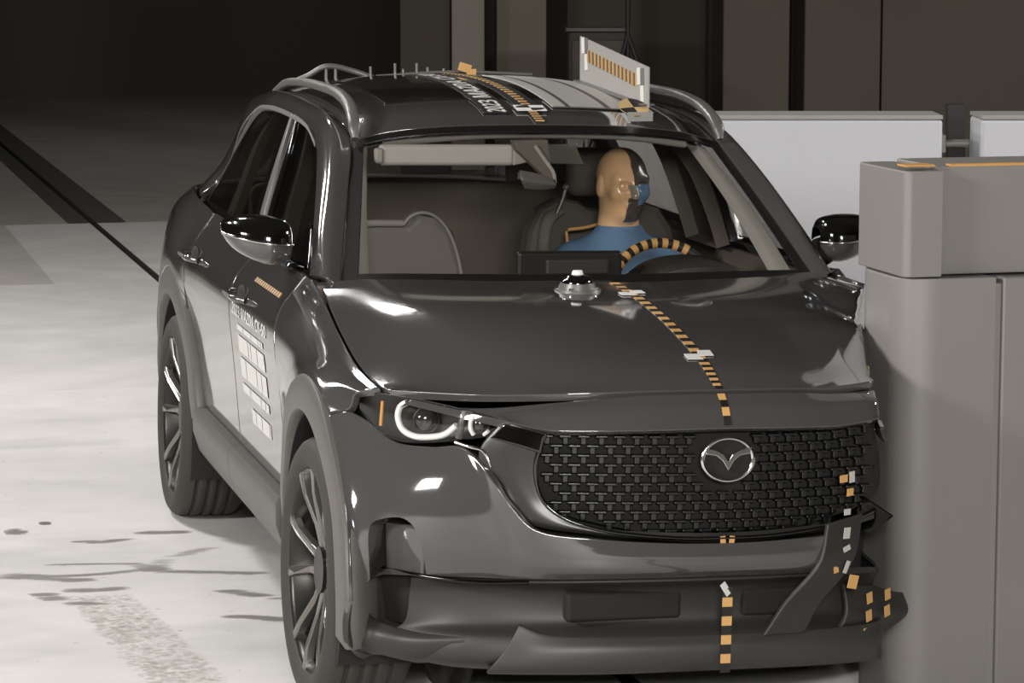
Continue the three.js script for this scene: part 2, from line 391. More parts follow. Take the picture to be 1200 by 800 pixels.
// body side: half width by height
const SIDE = [[0.28, 0.862], [0.40, 0.886], [0.48, 0.898], [0.60, 0.909], [0.72, 0.920], [0.82, 0.931], [0.90, 0.939], [0.96, 0.938], [1.02, 0.918], [1.07, 0.880], [1.12, 0.840]];
const sideS = (y, z) => { let i = 0; while (i < SIDE.length - 2 && y > SIDE[i + 1][0]) i++; const [y0, s0] = SIDE[i], [y1, s1] = SIDE[i + 1]; const t = Math.min(1.2, (y - y0) / (y1 - y0)); return lerp(s0, s1, t) + 0.018 * sm(-2.2, -2.9, z) * Math.exp(-(((y - 0.92) / 0.16) ** 2)); };
const YR = [0.475, 0.60, 0.72, 0.82, 0.90, 0.96, 1.02, 1.07];
const beltY = (z) => 1.118 + 0.012 * (-z - 0.6);
const doorSec = (zf) => [...YR, 0].map((y, i) => { const z = zf(y || 1.12); const yy = i === YR.length ? beltY(z) : y; return [-sideS(yy, z), yy, z]; });
const FDOOR = loft([0, 0.25, 0.5, 0.75, 1].map((t) => doorSec((y) => lerp(lerp(-0.572, -0.632, sm(0.8, 1.1, y)), -1.468, t))));
const rearZ = (y) => y > 0.85 ? -2.48 + 0.03 * (y - 0.85) : -2.815 + Math.sqrt(Math.max(0, 0.541 ** 2 - (y - 0.37) ** 2)) - 0.0 + (y > 0.78 ? (-0.10) * (y - 0.78) / 0.07 : 0);
const RDOOR = loft([0, 0.25, 0.5, 0.75, 1].map((t) => doorSec((y) => lerp(-1.476, rearZ(y), t))));
const [fdR, fdL] = both('front_door', (m) => sheet(FDOOR, { nu: 40, nv: 24, t: 0.025, map: m }), M.paint);
const [rdR, rdL] = both('rear_door', (m) => sheet(RDOOR, { nu: 40, nv: 24, t: 0.025, map: m }), M.paint);
const arch = (a, r, c) => [c + r * Math.cos(a * Math.PI / 180), 0.37 + r * Math.sin(a * Math.PI / 180)];
const qpt = (a, s) => { const [z, y] = arch(a, 0.541, -2.815); return [s, y, z]; };
const QUARTER = loft([
  R_([[0.838, 1.138, -2.49], [0.889, 1.065, -2.49], [0.942, 0.97, -2.49], [0.945, 0.885, -2.49], qpt(52, 0.938)]),
  R_([[0.836, 1.145, -2.66], [0.888, 1.07, -2.66], [0.934, 0.985, -2.66], [0.950, 0.93, -2.66], qpt(72, 0.952)]),
  R_([[0.832, 1.150, -2.85], [0.888, 1.08, -2.85], [0.934, 1.00, -2.85], [0.951, 0.945, -2.85], qpt(92, 0.953)]),
  R_([[0.822, 1.155, -3.05], [0.882, 1.09, -3.06], [0.928, 1.00, -3.07], [0.946, 0.93, -3.07], qpt(118, 0.950)]),
  R_([[0.800, 1.160, -3.28], [0.865, 1.09, -3.30], [0.905, 0.97, -3.31], [0.930, 0.80, -3.30], qpt(150, 0.940)]),
  R_([[0.770, 1.160, -3.46], [0.835, 1.08, -3.52], [0.870, 0.94, -3.55], [0.890, 0.72, -3.53], [0.905, 0.42, -3.36]]),
  R_([[0.700, 1.160, -3.60], [0.750, 1.07, -3.66], [0.790, 0.92, -3.70], [0.800, 0.70, -3.69], [0.800, 0.36, -3.62]]),
]);
both('quarter_panel', (m) => sheet(QUARTER, { nu: 24, nv: 36, t: 0.02, map: m }), M.paint);
const TAIL = loft([
  sym([[0, 1.18, -3.70], [0.35, 1.175, -3.68], [0.68, 1.16, -3.61]]),
  sym([[0, 1.05, -3.76], [0.40, 1.045, -3.74], [0.74, 1.03, -3.67]]),
  sym([[0, 0.75, -3.80], [0.40, 0.745, -3.78], [0.79, 0.74, -3.70]]),
  sym([[0, 0.34, -3.74], [0.40, 0.34, -3.72], [0.79, 0.35, -3.63]]),
]);
mesh('tailgate', sheet(TAIL, { nu: 24, nv: 16, t: 0.02 }), M.paint, car);
for (const s of [-1, 1]) mesh('tail_lamp', sheet(TAIL, { nu: 10, nv: 4, u: s < 0 ? [0.02, 0.22] : [0.78, 0.98], v: [0.22, 0.36], off: 0.012, t: 0.02 }), phy(0x4a0b0a, 0.15, { clearcoat: 1 }), car);

// greenhouse frame
const FRAME = loft([
  R_([[0.748, 1.088, -0.562], [0.785, 1.115, -0.575], [0.806, 1.118, -0.61], [0.822, 1.112, -0.68]]),
  R_([[0.705, 1.205, -0.735], [0.748, 1.232, -0.745], [0.772, 1.232, -0.77], [0.785, 1.225, -0.83]]),
  R_([[0.652, 1.352, -0.945], [0.700, 1.380, -0.96], [0.722, 1.378, -1.00], [0.732, 1.368, -1.07]]),
  R_([[0.608, 1.478, -1.145], [0.652, 1.505, -1.20], [0.676, 1.500, -1.26], [0.686, 1.482, -1.34]]),
  R_([[0.602, 1.538, -1.38], [0.640, 1.555, -1.44], [0.666, 1.535, -1.52], [0.674, 1.512, -1.58]]),
  R_([[0.600, 1.568, -1.80], [0.636, 1.575, -1.82], [0.664, 1.553, -1.85], [0.672, 1.530, -1.88]]),
  R_([[0.596, 1.575, -2.30], [0.632, 1.580, -2.31], [0.662, 1.556, -2.32], [0.672, 1.530, -2.33]]),
  R_([[0.580, 1.552, -2.75], [0.614, 1.555, -2.74], [0.646, 1.526, -2.72], [0.660, 1.495, -2.70]]),
  R_([[0.572, 1.505, -3.10], [0.618, 1.497, -3.08], [0.655, 1.446, -3.02], [0.676, 1.403, -2.95]]),
  R_([[0.590, 1.400, -3.30], [0.640, 1.377, -3.24], [0.678, 1.326, -3.14], [0.698, 1.285, -3.05]]),
  R_([[0.625, 1.270, -3.46], [0.676, 1.255, -3.38], [0.718, 1.226, -3.24], [0.738, 1.200, -3.12]]),
  R_([[0.685, 1.162, -3.60], [0.738, 1.163, -3.46], [0.788, 1.160, -3.22], [0.808, 1.156, -3.05]]),
]);
both('side_frame', (m) => sheet(FRAME, { nu: 14, nv: 90, t: 0.02, map: m === asIs ? asIs : mirror }), M.paint);
// roof
const ROOF = loft([
  sym([[0, 1.540, -1.105], [0.30, 1.533, -1.118], [0.48, 1.515, -1.14], [0.598, 1.485, -1.165]]),
  sym([[0, 1.588, -1.32], [0.30, 1.581, -1.33], [0.48, 1.562, -1.35], [0.598, 1.530, -1.38]]),
  sym([[0, 1.632, -1.75], [0.30, 1.624, -1.76], [0.48, 1.602, -1.78], [0.596, 1.570, -1.80]]),
  sym([[0, 1.640, -2.28], [0.30, 1.632, -2.28], [0.48, 1.608, -2.29], [0.592, 1.577, -2.30]]),
  sym([[0, 1.618, -2.80], [0.30, 1.610, -2.80], [0.48, 1.583, -2.80], [0.576, 1.550, -2.78]]),
  sym([[0, 1.565, -3.24], [0.30, 1.558, -3.23], [0.48, 1.530, -3.19], [0.566, 1.502, -3.14]]),
  sym([[0, 1.530, -3.46], [0.30, 1.525, -3.44], [0.46, 1.505, -3.39], [0.545, 1.480, -3.32]]),
]);
mesh('roof', sheet(ROOF, { nu: 48, nv: 56, t: 0.025 }), M.paint, car);
mesh('sunroof', sheet(ROOF, { nu: 24, nv: 24, u: [0.205, 0.795], v: [0.205, 0.52], off: 0.004, t: 0.012, r: 0.006 }), phy(0x25231f, 0.14, { clearcoat: 1, clearcoatRoughness: 0.05 }), car);
for (const s of [1, -1]) {
  const pts = [[0.600, 1.492, -1.12], [0.598, 1.535, -1.14], [0.590, 1.585, -1.25], [0.583, 1.615, -1.46], [0.578, 1.624, -1.80], [0.575, 1.620, -2.20], [0.574, 1.600, -2.52], [0.578, 1.560, -2.70]];
  const c = crv(pts), rings = [];
  for (let i = 0; i <= 60; i++) {
    const p = c.getPoint(i / 60), tg = c.getTangent(i / 60), side = V(1, 0, 0), up = side.clone().cross(tg).normalize(); if (up.y < 0) up.negate();
    const w = 0.019 * (0.55 + 0.45 * sm(0, 0.12, i / 60)), h = 0.015, ring = [];
    for (let k = 0; k < 14; k++) { const a = k / 14 * Math.PI * 2, ca = Math.cos(a), sa = Math.sin(a); const q = p.clone().addScaledVector(side, w * Math.sign(ca) * Math.abs(ca) ** 0.6).addScaledVector(up, h * Math.sign(sa) * Math.abs(sa) ** 0.6 - 0.002); ring.push([-s * q.x, q.y, q.z]); }
    rings.push(ring);
  }
  mesh('roof_rail', sweep(rings), M.satin, car);
}
// windshield: glass and its black printed border
const WS = loft([
  sym([[0, 1.098, -0.33], [0.35, 1.098, -0.385], [0.60, 1.094, -0.475], [0.744, 1.086, -0.565]]),
  sym([[0, 1.325, -0.72], [0.33, 1.322, -0.745], [0.54, 1.310, -0.80], [0.672, 1.292, -0.862]]),
  sym([[0, 1.536, -1.098], [0.30, 1.529, -1.112], [0.48, 1.511, -1.135], [0.602, 1.480, -1.16]]),
]);
mesh('windshield', sheet(WS, { nu: 40, nv: 24, t: 0.0, r: 0.0001 }), M.glass, car);
{
  const bd = [];
  const o = { t: 0.004, r: 0.001, off: 0.003 };
  bd.push(sheet(WS, { ...o, nu: 40, nv: 4, v: [0, 0.085] }), sheet(WS, { ...o, nu: 40, nv: 3, v: [0.955, 1] }));
  bd.push(sheet(WS, { ...o, nu: 4, nv: 24, u: [0, 0.052], v: [0.0, 1] }), sheet(WS, { ...o, nu: 4, nv: 24, u: [0.948, 1], v: [0.0, 1] }));
  mesh('windshield_border', bd, M.frit, car);
}
for (const s of [0, 1]) mesh('wiper', tube([[-0.62 + s * 0.62, 1.105, -0.405 + s * 0.07], [-0.3 + s * 0.62, 1.118, -0.355 + s * 0.02], [0.02 + s * 0.6, 1.12, -0.33 - s * 0.11]], 0.008), M.black, car);
// side glass and rear glass
const WIN = loft([
  R_([[0.818, 1.125, -0.70], [0.79, 1.20, -0.82], [0.745, 1.33, -1.02], [0.69, 1.47, -1.33]]),
  R_([[0.820, 1.125, -1.10], [0.79, 1.23, -1.14], [0.735, 1.38, -1.25], [0.676, 1.512, -1.56]]),
  R_([[0.822, 1.13, -1.80], [0.79, 1.24, -1.82], [0.735, 1.40, -1.85], [0.675, 1.532, -1.90]]),
  R_([[0.824, 1.135, -2.30], [0.79, 1.25, -2.30], [0.735, 1.41, -2.32], [0.674, 1.532, -2.34]]),
  R_([[0.822, 1.142, -2.62], [0.785, 1.24, -2.62], [0.722, 1.40, -2.64], [0.663, 1.495, -2.68]]),
  R_([[0.808, 1.150, -2.96], [0.780, 1.18, -3.00], [0.735, 1.235, -3.03], [0.690, 1.33, -3.00]]),
]);
const gm = (m) => m === asIs ? asIs : mirror;
both('front_window', (m) => sheet(WIN, { nu: 16, nv: 20, v: [0, 0.335], t: 0, r: 0.0001, off: -0.012, map: gm(m) }), M.sideGlass);
both('rear_window', (m) => sheet(WIN, { nu: 16, nv: 20, v: [0.40, 1], t: 0, r: 0.0001, off: -0.012, map: gm(m) }), M.privacy);
both('window_pillar', (m) => sheet(WIN, { nu: 16, nv: 6, v: [0.325, 0.405], t: 0.03, off: -0.006, map: gm(m) }), M.gloss);
both('window_trim', (m) => sheet(WIN, { nu: 16, nv: 3, v: [0.352, 0.368], t: 0.01, off: 0.002, map: gm(m) }), M.satin);
both('window_trim', (m) => sheet(WIN, { nu: 3, nv: 40, u: [0.965, 1], t: 0.012, off: -0.001, map: gm(m) }), M.satin);
both('window_trim', (m) => sheet(WIN, { nu: 3, nv: 40, u: [0, 0.05], t: 0.012, off: -0.001, map: gm(m) }), M.gloss);
const RW = loft([sym([[0, 1.535, -3.42], [0.3, 1.53, -3.41], [0.545, 1.49, -3.33]]), sym([[0, 1.36, -3.58], [0.33, 1.355, -3.56], [0.60, 1.33, -3.42]]), sym([[0, 1.185, -3.695], [0.35, 1.18, -3.675], [0.685, 1.165, -3.60]])]);
mesh('rear_glass', sheet(RW, { nu: 16, nv: 10, t: 0, r: 0.0001 }), M.privacy, car);

// wheel-arch flares
function flare(c, a0, a1, map) {
  const rings = [];
  for (let i = 0; i <= 56; i++) {
    const a = lerp(a0, a1, i / 56);
    const pr = [[0.543, 0.930], [0.540, 0.948], [0.534, 0.953], [0.50, 0.957], [0.455, 0.963], [0.443, 0.962], [0.436, 0.952], [0.434, 0.86], [0.45, 0.85], [0.53, 0.90]];
    rings.push(pr.map(([r, s]) => { const [z, y] = arch(a, r, c); const inw = c === 0 && z > 0 ? 0.014 * sm(0.85, 0.55, y) + 0.006 * sm(0.5, 0.2, y) : 0.020 * sm(0.85, 0.55, y) + 0.030 * sm(0.55, 0.2, y); return [-(s - inw), y, z]; }));
  }
  return sweep(rings, true, true, map);
}
both('wheel_arch_cladding', (m) => flare(0, -12, 176, m), M.flare);
both('wheel_arch_cladding', (m) => flare(-2.815, 6, 190, gm(m)), M.flare);
// wheel wells
function well(c, map) {
  const rings = [];
  for (let i = 0; i <= 30; i++) { const a = lerp(-25, 205, i / 30); rings.push([[0.44, 0.93], [0.44, 0.55], [0.43, 0.55], [0.43, 0.93]].map(([r, s]) => { const [z, y] = arch(a, r, c); return [-s, y, z]; })); }
  return [sweep(rings, true, true, map), new THREE.CircleGeometry(0.45, 24).rotateY(-Math.PI / 2).translate(-0.55 * (map === asIs ? 1 : -1), 0.4, map === asIs ? c : c * 1 - (c === 0 ? 0.25 : 0))];
}
both('wheel_well', (m) => join(well(0, m)), M.dark);
both('wheel_well', (m) => join(well(-2.815, gm(m))), M.dark);
// sills
function sill(z0, z1, map) {
  const rings = [];
  for (let i = 0; i <= 12; i++) {
    const z = lerp(z0, z1, i / 12);
    rings.push([[0.905, 0.470], [0.928, 0.468], [0.940, 0.448], [0.938, 0.385], [0.915, 0.315], [0.885, 0.275], [0.82, 0.245], [0.72, 0.245], [0.72, 0.46]].map(([s, y]) => [-s, y, z]));
  }
  return sweep(rings, true, true, map);
}
both('sill_cladding', (m) => sill(-0.545, -1.465, gm(m)), M.flare);
both('sill_cladding', (m) => sill(-1.471, -2.30, gm(m)), M.flare);

// bumper: upper painted cover, from the wheel arch round to the grille surround
const archF = (a, s) => { const [z, y] = arch(a, 0.546, 0); return [s, y, z]; };
const BSEC = [
  [archF(60, 0.938), archF(45, 0.934), archF(28, 0.930), archF(12, 0.924), archF(2, 0.920)],
  [[0.898, 0.860, 0.318], [0.913, 0.745, 0.413], [0.910, 0.62, 0.490], [0.902, 0.50, 0.51], [0.895, 0.40, 0.505]],
  [[0.868, 0.852, 0.362], [0.877, 0.74, 0.462], [0.874, 0.63, 0.522], [0.866, 0.53, 0.54], [0.856, 0.45, 0.525]],
  [[0.802, 0.806, 0.498], [0.812, 0.735, 0.572], [0.812, 0.655, 0.612], [0.800, 0.555, 0.622], [0.780, 0.467, 0.598]],
  [[0.725, 0.808, 0.608], [0.730, 0.735, 0.662], [0.728, 0.640, 0.690], [0.712, 0.550, 0.688], [0.690, 0.470, 0.656]],
  [[0.660, 0.815, 0.665], [0.654, 0.735, 0.712], [0.640, 0.645, 0.735], [0.615, 0.555, 0.738], [0.590, 0.474, 0.712]],
  [[0.604, 0.748, 0.746], [0.594, 0.690, 0.752], [0.580, 0.625, 0.758], [0.558, 0.550, 0.758], [0.535, 0.475, 0.738]],
  [[0.556, 0.676, 0.776], [0.543, 0.630, 0.780], [0.528, 0.580, 0.784], [0.508, 0.530, 0.783], [0.488, 0.478, 0.760]],
  [[0.500, 0.620, 0.803], [0.488, 0.590, 0.806], [0.472, 0.555, 0.809], [0.455, 0.518, 0.808], [0.440, 0.481, 0.784]],
  [[0.345, 0.598, 0.843], [0.342, 0.573, 0.846], [0.340, 0.545, 0.848], [0.338, 0.515, 0.846], [0.336, 0.485, 0.816]],
  [[0.150, 0.586, 0.869], [0.150, 0.566, 0.872], [0.150, 0.543, 0.874], [0.150, 0.515, 0.870], [0.150, 0.487, 0.838]],
];
const BUMP = loft([...BSEC.map(R_), [[0, 0.583, 0.873], [0, 0.564, 0.876], [0, 0.542, 0.878], [0, 0.515, 0.874], [0, 0.488, 0.842]], ...BSEC.slice(9).reverse(), [[0.40, 0.607, 0.795], [0.398, 0.575, 0.812], [0.392, 0.545, 0.818], [0.385, 0.515, 0.808], [0.375, 0.483, 0.785]].map((p) => [p[0] - 0.03, p[1], p[2] + 0.006])]);
// the air pocket under the lamp is cut out of the corner
mesh('bumper_cover', sheet(BUMP, { nu: 40, nv: 160, t: 0.02, map: crush, r: 0.004, holes: [{ u: 0.87, v: 2.60 / 14, ru: 0.295, rv: 0.86 / 14, p: 4, depth: 0.06 }] }), M.paint, car);
// lower bumper: dark plastic apron
const APRON = loft([
  sym([[0, 0.476, 0.825], [0.30, 0.474, 0.80], [0.50, 0.468, 0.74], [0.66, 0.464, 0.655], [0.77, 0.455, 0.575]]),
  sym([[0, 0.445, 0.775], [0.30, 0.442, 0.752], [0.50, 0.435, 0.70], [0.66, 0.425, 0.625], [0.77, 0.415, 0.55]]),
  sym([[0, 0.36, 0.765], [0.30, 0.36, 0.745], [0.50, 0.355, 0.705], [0.66, 0.345, 0.64], [0.78, 0.335, 0.545]]),
  sym([[0, 0.325, 0.815], [0.30, 0.325, 0.795], [0.50, 0.32, 0.745], [0.68, 0.315, 0.665], [0.805, 0.305, 0.52]]),
  sym([[0, 0.27, 0.815], [0.30, 0.268, 0.80], [0.50, 0.262, 0.755], [0.69, 0.255, 0.665], [0.83, 0.25, 0.49]]),
  sym([[0, 0.232, 0.74], [0.30, 0.232, 0.73], [0.50, 0.228, 0.70], [0.66, 0.222, 0.62], [0.80, 0.222, 0.44]]),
]);
mesh('lower_bumper', sheet(APRON, { nu: 48, nv: 30, t: 0.015, map: crush }), M.plastic, car);
// corner lip that runs from the arch below the pocket and forward into the apron
const LIP = loft([
  R_([[0.922, 0.385, 0.5445], [0.932, 0.33, 0.545], [0.925, 0.27, 0.538], [0.87, 0.235, 0.50]]),
  R_([[0.890, 0.380, 0.520], [0.908, 0.33, 0.530], [0.898, 0.265, 0.525], [0.84, 0.225, 0.47]]),
  R_([[0.850, 0.335, 0.50], [0.865, 0.30, 0.525], [0.855, 0.25, 0.52], [0.80, 0.22, 0.46]]),
  R_([[0.770, 0.318, 0.590], [0.785, 0.295, 0.605], [0.775, 0.25, 0.60], [0.73, 0.218, 0.55]]),
  R_([[0.645, 0.318, 0.690], [0.648, 0.310, 0.692], [0.645, 0.300, 0.692], [0.64, 0.29, 0.690]]),
]);
both('bumper_lip', (m) => sheet(LIP, { nu: 12, nv: 24, t: 0.02, r: 0.006, map: m }), M.plastic);
// pocket behind the corner: dark hole, flat painted vane, bright ledge
const PKT = loft([
  R_([[0.885, 0.66, 0.40], [0.870, 0.50, 0.40], [0.850, 0.32, 0.38]]),
  R_([[0.80, 0.67, 0.50], [0.78, 0.50, 0.50], [0.77, 0.31, 0.48]]),
  R_([[0.66, 0.67, 0.62], [0.64, 0.50, 0.60], [0.63, 0.31, 0.58]]),
]);
both('air_pocket', (m) => sheet(PKT, { nu: 12, nv: 12, t: 0.01, map: m }), M.dark);
const VANE = loft([R_([[0.826, 0.590, 0.492], [0.826, 0.53, 0.500], [0.822, 0.458, 0.490]]), R_([[0.757, 0.602, 0.632], [0.752, 0.53, 0.638], [0.748, 0.462, 0.615]])]);
both('pocket_vane', (m) => sheet(VANE, { nu: 8, nv: 8, t: 0.015, r: 0.005, map: m }), M.paint);
const VTOP = loft([R_([[0.822, 0.603, 0.474], [0.80, 0.637, 0.48]]), R_([[0.765, 0.608, 0.572], [0.745, 0.642, 0.60]]), R_([[0.66, 0.632, 0.690], [0.65, 0.64, 0.685]])]);
both('pocket_lamp', (m) => sheet(VTOP, { nu: 6, nv: 12, t: 0.01, r: 0.003, map: m }), M.gloss);
both('bumper_trim', (m) => tube(R_([[0.825, 0.462, 0.475], [0.772, 0.468, 0.590], [0.69, 0.466, 0.665], [0.60, 0.468, 0.722], [0.50, 0.472, 0.757]]), 0.006).toNonIndexed(), M.gloss);
// lower intake: slots, skid plate, braces
for (const [a, b] of [[-0.40, -0.09], [0.075, 0.26]]) mesh('intake_slot', box(b - a, 0.075, 0.05, (a + b) / 2, 0.402, 0.755 - Math.abs(a + b) * 0.02, 0.012), M.dark, car);
{
  const SKID = loft([
    sym([[0, 0.335, 0.826], [0.30, 0.335, 0.808], [0.46, 0.34, 0.772], [0.52, 0.362, 0.748]]),
    sym([[0, 0.30, 0.846], [0.30, 0.30, 0.828], [0.48, 0.295, 0.785], [0.555, 0.30, 0.752]]),
    sym([[0, 0.245, 0.835], [0.30, 0.242, 0.818], [0.50, 0.24, 0.775], [0.60, 0.235, 0.735]]),
    sym([[0, 0.222, 0.76], [0.30, 0.22, 0.745], [0.50, 0.218, 0.715], [0.58, 0.215, 0.68]]),
  ]);
  mesh('skid_plate', sheet(SKID, { nu: 36, nv: 14, t: 0.015, r: 0.006, map: crush }), std(0x32302d, 0.45), car);
}
{
  const BR = loft([[[0.275, 0.622, 0.860], [0.385, 0.640, 0.825]], [[0.245, 0.52, 0.886], [0.35, 0.52, 0.858]], [[0.165, 0.40, 0.840], [0.272, 0.40, 0.826]], [[0.115, 0.325, 0.836], [0.235, 0.325, 0.822]]]);
  mesh('torn_bumper_strip', sheet(BR, { nu: 6, nv: 14, t: 0.012, r: 0.004, out: [0, 0, 1] }), M.plastic, car);
  const FL = loft([[[0.36, 0.44, 0.76], [0.46, 0.425, 0.735], [0.53, 0.40, 0.69], [0.575, 0.385, 0.65]], [[0.36, 0.36, 0.79], [0.47, 0.35, 0.75], [0.55, 0.335, 0.70], [0.592, 0.33, 0.65]], [[0.30, 0.26, 0.78], [0.42, 0.262, 0.74], [0.49, 0.275, 0.70], [0.53, 0.285, 0.66]]]);
  mesh('torn_bumper_end', sheet(FL, { nu: 14, nv: 10, t: 0.012, r: 0.004, out: [0, 0, 1] }), M.plastic, car);
  const DB = rng(3);
  for (let i = 0; i < 16; i++) {
    const x = 0.37 + DB() * 0.07, y = 0.42 + DB() * 0.36, z = 0.70 - DB() * 0.12, s = 0.03 + DB() * 0.06;
    const g = extrude([[-s, -s * 0.4], [s * 0.3, -s], [s, s * 0.2], [s * 0.1, s * 0.9], [-s * 0.6, s * 0.5]], 0.004, 0.001).rotateX(DB() * 3).rotateY(DB() * 3).rotateZ(DB() * 3).translate(x, y, z);
    mesh('broken_piece', g, i % 4 ? M.gloss : M.plastic, car);
  }
}
// grille: surround, back panel, pins, emblem
const GRO = [[-0.476, 0.866], [-0.492, 0.78], [-0.476, 0.70], [-0.434, 0.660], [-0.338, 0.627], [-0.141, 0.604], [0, 0.600]];
const gz = (x, y) => 0.842 - 0.30 * x * x + (y > 0.75 ? -0.06 * (y - 0.75) : 0) - 0.03;
{
  const top = [[-0.476, 0.866], [-0.3, 0.868], [-0.15, 0.87], [0, 0.871]];
  const S = loft([0, 1, 2, 3, 4, 5, 6].map((i) => { const t = i / 6; const row = []; for (let k = -8; k <= 8; k++) { const x = k / 8; const w = lerp(0.478, 0.0, 0); const y = lerp(0.868, 0.602, t); const hw = t < 0.33 ? lerp(0.478, 0.492, t / 0.33) : t < 0.65 ? lerp(0.492, 0.472, (t - 0.33) / 0.32) : t < 0.82 ? lerp(0.472, 0.425, (t - 0.65) / 0.17) : lerp(0.425, 0.22, (t - 0.82) / 0.18); const xx = x * hw; row.push([xx, y, gz(xx, y) - 0.02]); } return row; }));
  const back = mesh('grille', sheet(S, { nu: 40, nv: 16, t: 0.01, r: 0.001, map: crush, out: [0, 0, 1] }), M.dark, car);
  const bar = new RoundedBoxGeometry(0.033, 0.0075, 0.022, 2, 0.003), link = new RoundedBoxGeometry(0.015, 0.020, 0.016, 2, 0.003);
  const cellA = join([bar.clone(), link.clone().translate(0, -0.012, -0.004)]);
  const pin = phy(0x100f0e, 0.35, { clearcoat: 0.4, clearcoatRoughness: 0.2 });
  const rows = 11, pitchY = 0.0245, pitchX = 0.0455;
  for (let j = 0; j < rows; j++) for (let i = -10; i <= 10; i++) {
    const y = 0.852 - j * pitchY, x = (i + (j % 2) * 0.5) * pitchX;
    const t = (0.868 - y) / 0.266;
    const hw = t < 0.33 ? 0.478 + 0.014 * t / 0.33 : t < 0.65 ? lerp(0.492, 0.472, (t - 0.33) / 0.32) : t < 0.82 ? lerp(0.472, 0.425, (t - 0.65) / 0.17) : lerp(0.425, 0.22, (t - 0.82) / 0.18);
    if (Math.abs(x) > hw - 0.02 || x > 0.43) continue;
    if ((x / 0.085) ** 2 + ((y - 0.797) / 0.075) ** 2 < 1) continue;
    const m = mesh('grille_cell', cellA, pin, back); const p = crush(V(x, y, gz(x, y)));
    m.position.copy(p); m.rotation.y = Math.atan(0.6 * -x) * -1;
  }
}
{ // dark surround between grille and bumper
  const inner = [[-0.474, 0.866, 0.790], [-0.494, 0.78, 0.775], [-0.478, 0.70, 0.780], [-0.436, 0.657, 0.797], [-0.338, 0.622, 0.823], [-0.141, 0.599, 0.848], [0, 0.596, 0.853], [0.141, 0.599, 0.848], [0.338, 0.622, 0.823], [0.42, 0.645, 0.80]];
  const outer = [[-0.572, 0.892, 0.722], [-0.628, 0.80, 0.702], [-0.572, 0.696, 0.735], [-0.520, 0.633, 0.765], [-0.345, 0.603, 0.815], [-0.141, 0.589, 0.843], [0, 0.586, 0.850], [0.141, 0.589, 0.843], [0.345, 0.603, 0.815], [0.43, 0.618, 0.79]];
  const midl = inner.map((p, i) => p.map((v, k) => (v + outer[i][k]) / 2 + (k === 2 ? 0.008 : 0)));
  mesh('grille_surround', sheet(loft([inner, midl, outer]), { nu: 70, nv: 8, t: 0.02, r: 0.004, map: crush, out: [0, 0.2, 1] }), phy(0x23211e, 0.42, { clearcoat: 0.3, clearcoatRoughness: 0.25 }), car);
  // bright wing below the lamp
  mesh('chrome_wing', tube([[-0.678, 0.826, 0.658], [-0.645, 0.818, 0.690], [-0.617, 0.811, 0.708], [-0.604, 0.79, 0.718], [-0.597, 0.77, 0.722]], 0.0045), M.chrome, car);
  mesh('chrome_wing', tube(inner.map(([x, y, z]) => { const p = crush(V(x, y - 0.002, z + 0.006)); return [p.x, p.y, p.z]; }), 0.005, 90), M.gloss, car);
}
{ // emblem: a ring with a winged V
  const e = new THREE.Group(); e.name = 'emblem'; car.add(e); e.position.set(0, 0.797, 0.848); e.rotation.x = -0.06;
  const ring = new THREE.TorusGeometry(1, 0.095, 12, 56).scale(0.068, 0.055, 0.055);
  mesh('ring', ring, M.chrome, e);
  const w = [[-0.062, 0.026], [-0.035, 0.020], [-0.012, 0.008], [0, -0.012], [0.012, 0.008], [0.035, 0.020], [0.062, 0.026], [0.058, 0.012], [0.032, 0.008], [0.014, -0.006], [0, -0.030], [-0.014, -0.006], [-0.032, 0.008], [-0.058, 0.012]];
  mesh('wing', extrude(w, 0.006, 0.002).translate(0, 0.004, -0.003), M.chrome, e);
  mesh('disc', new THREE.CylinderGeometry(1, 1, 0.01, 40).rotateX(Math.PI / 2).scale(0.066, 0.053, 1).translate(0, 0, -0.012), M.dark, e);
}
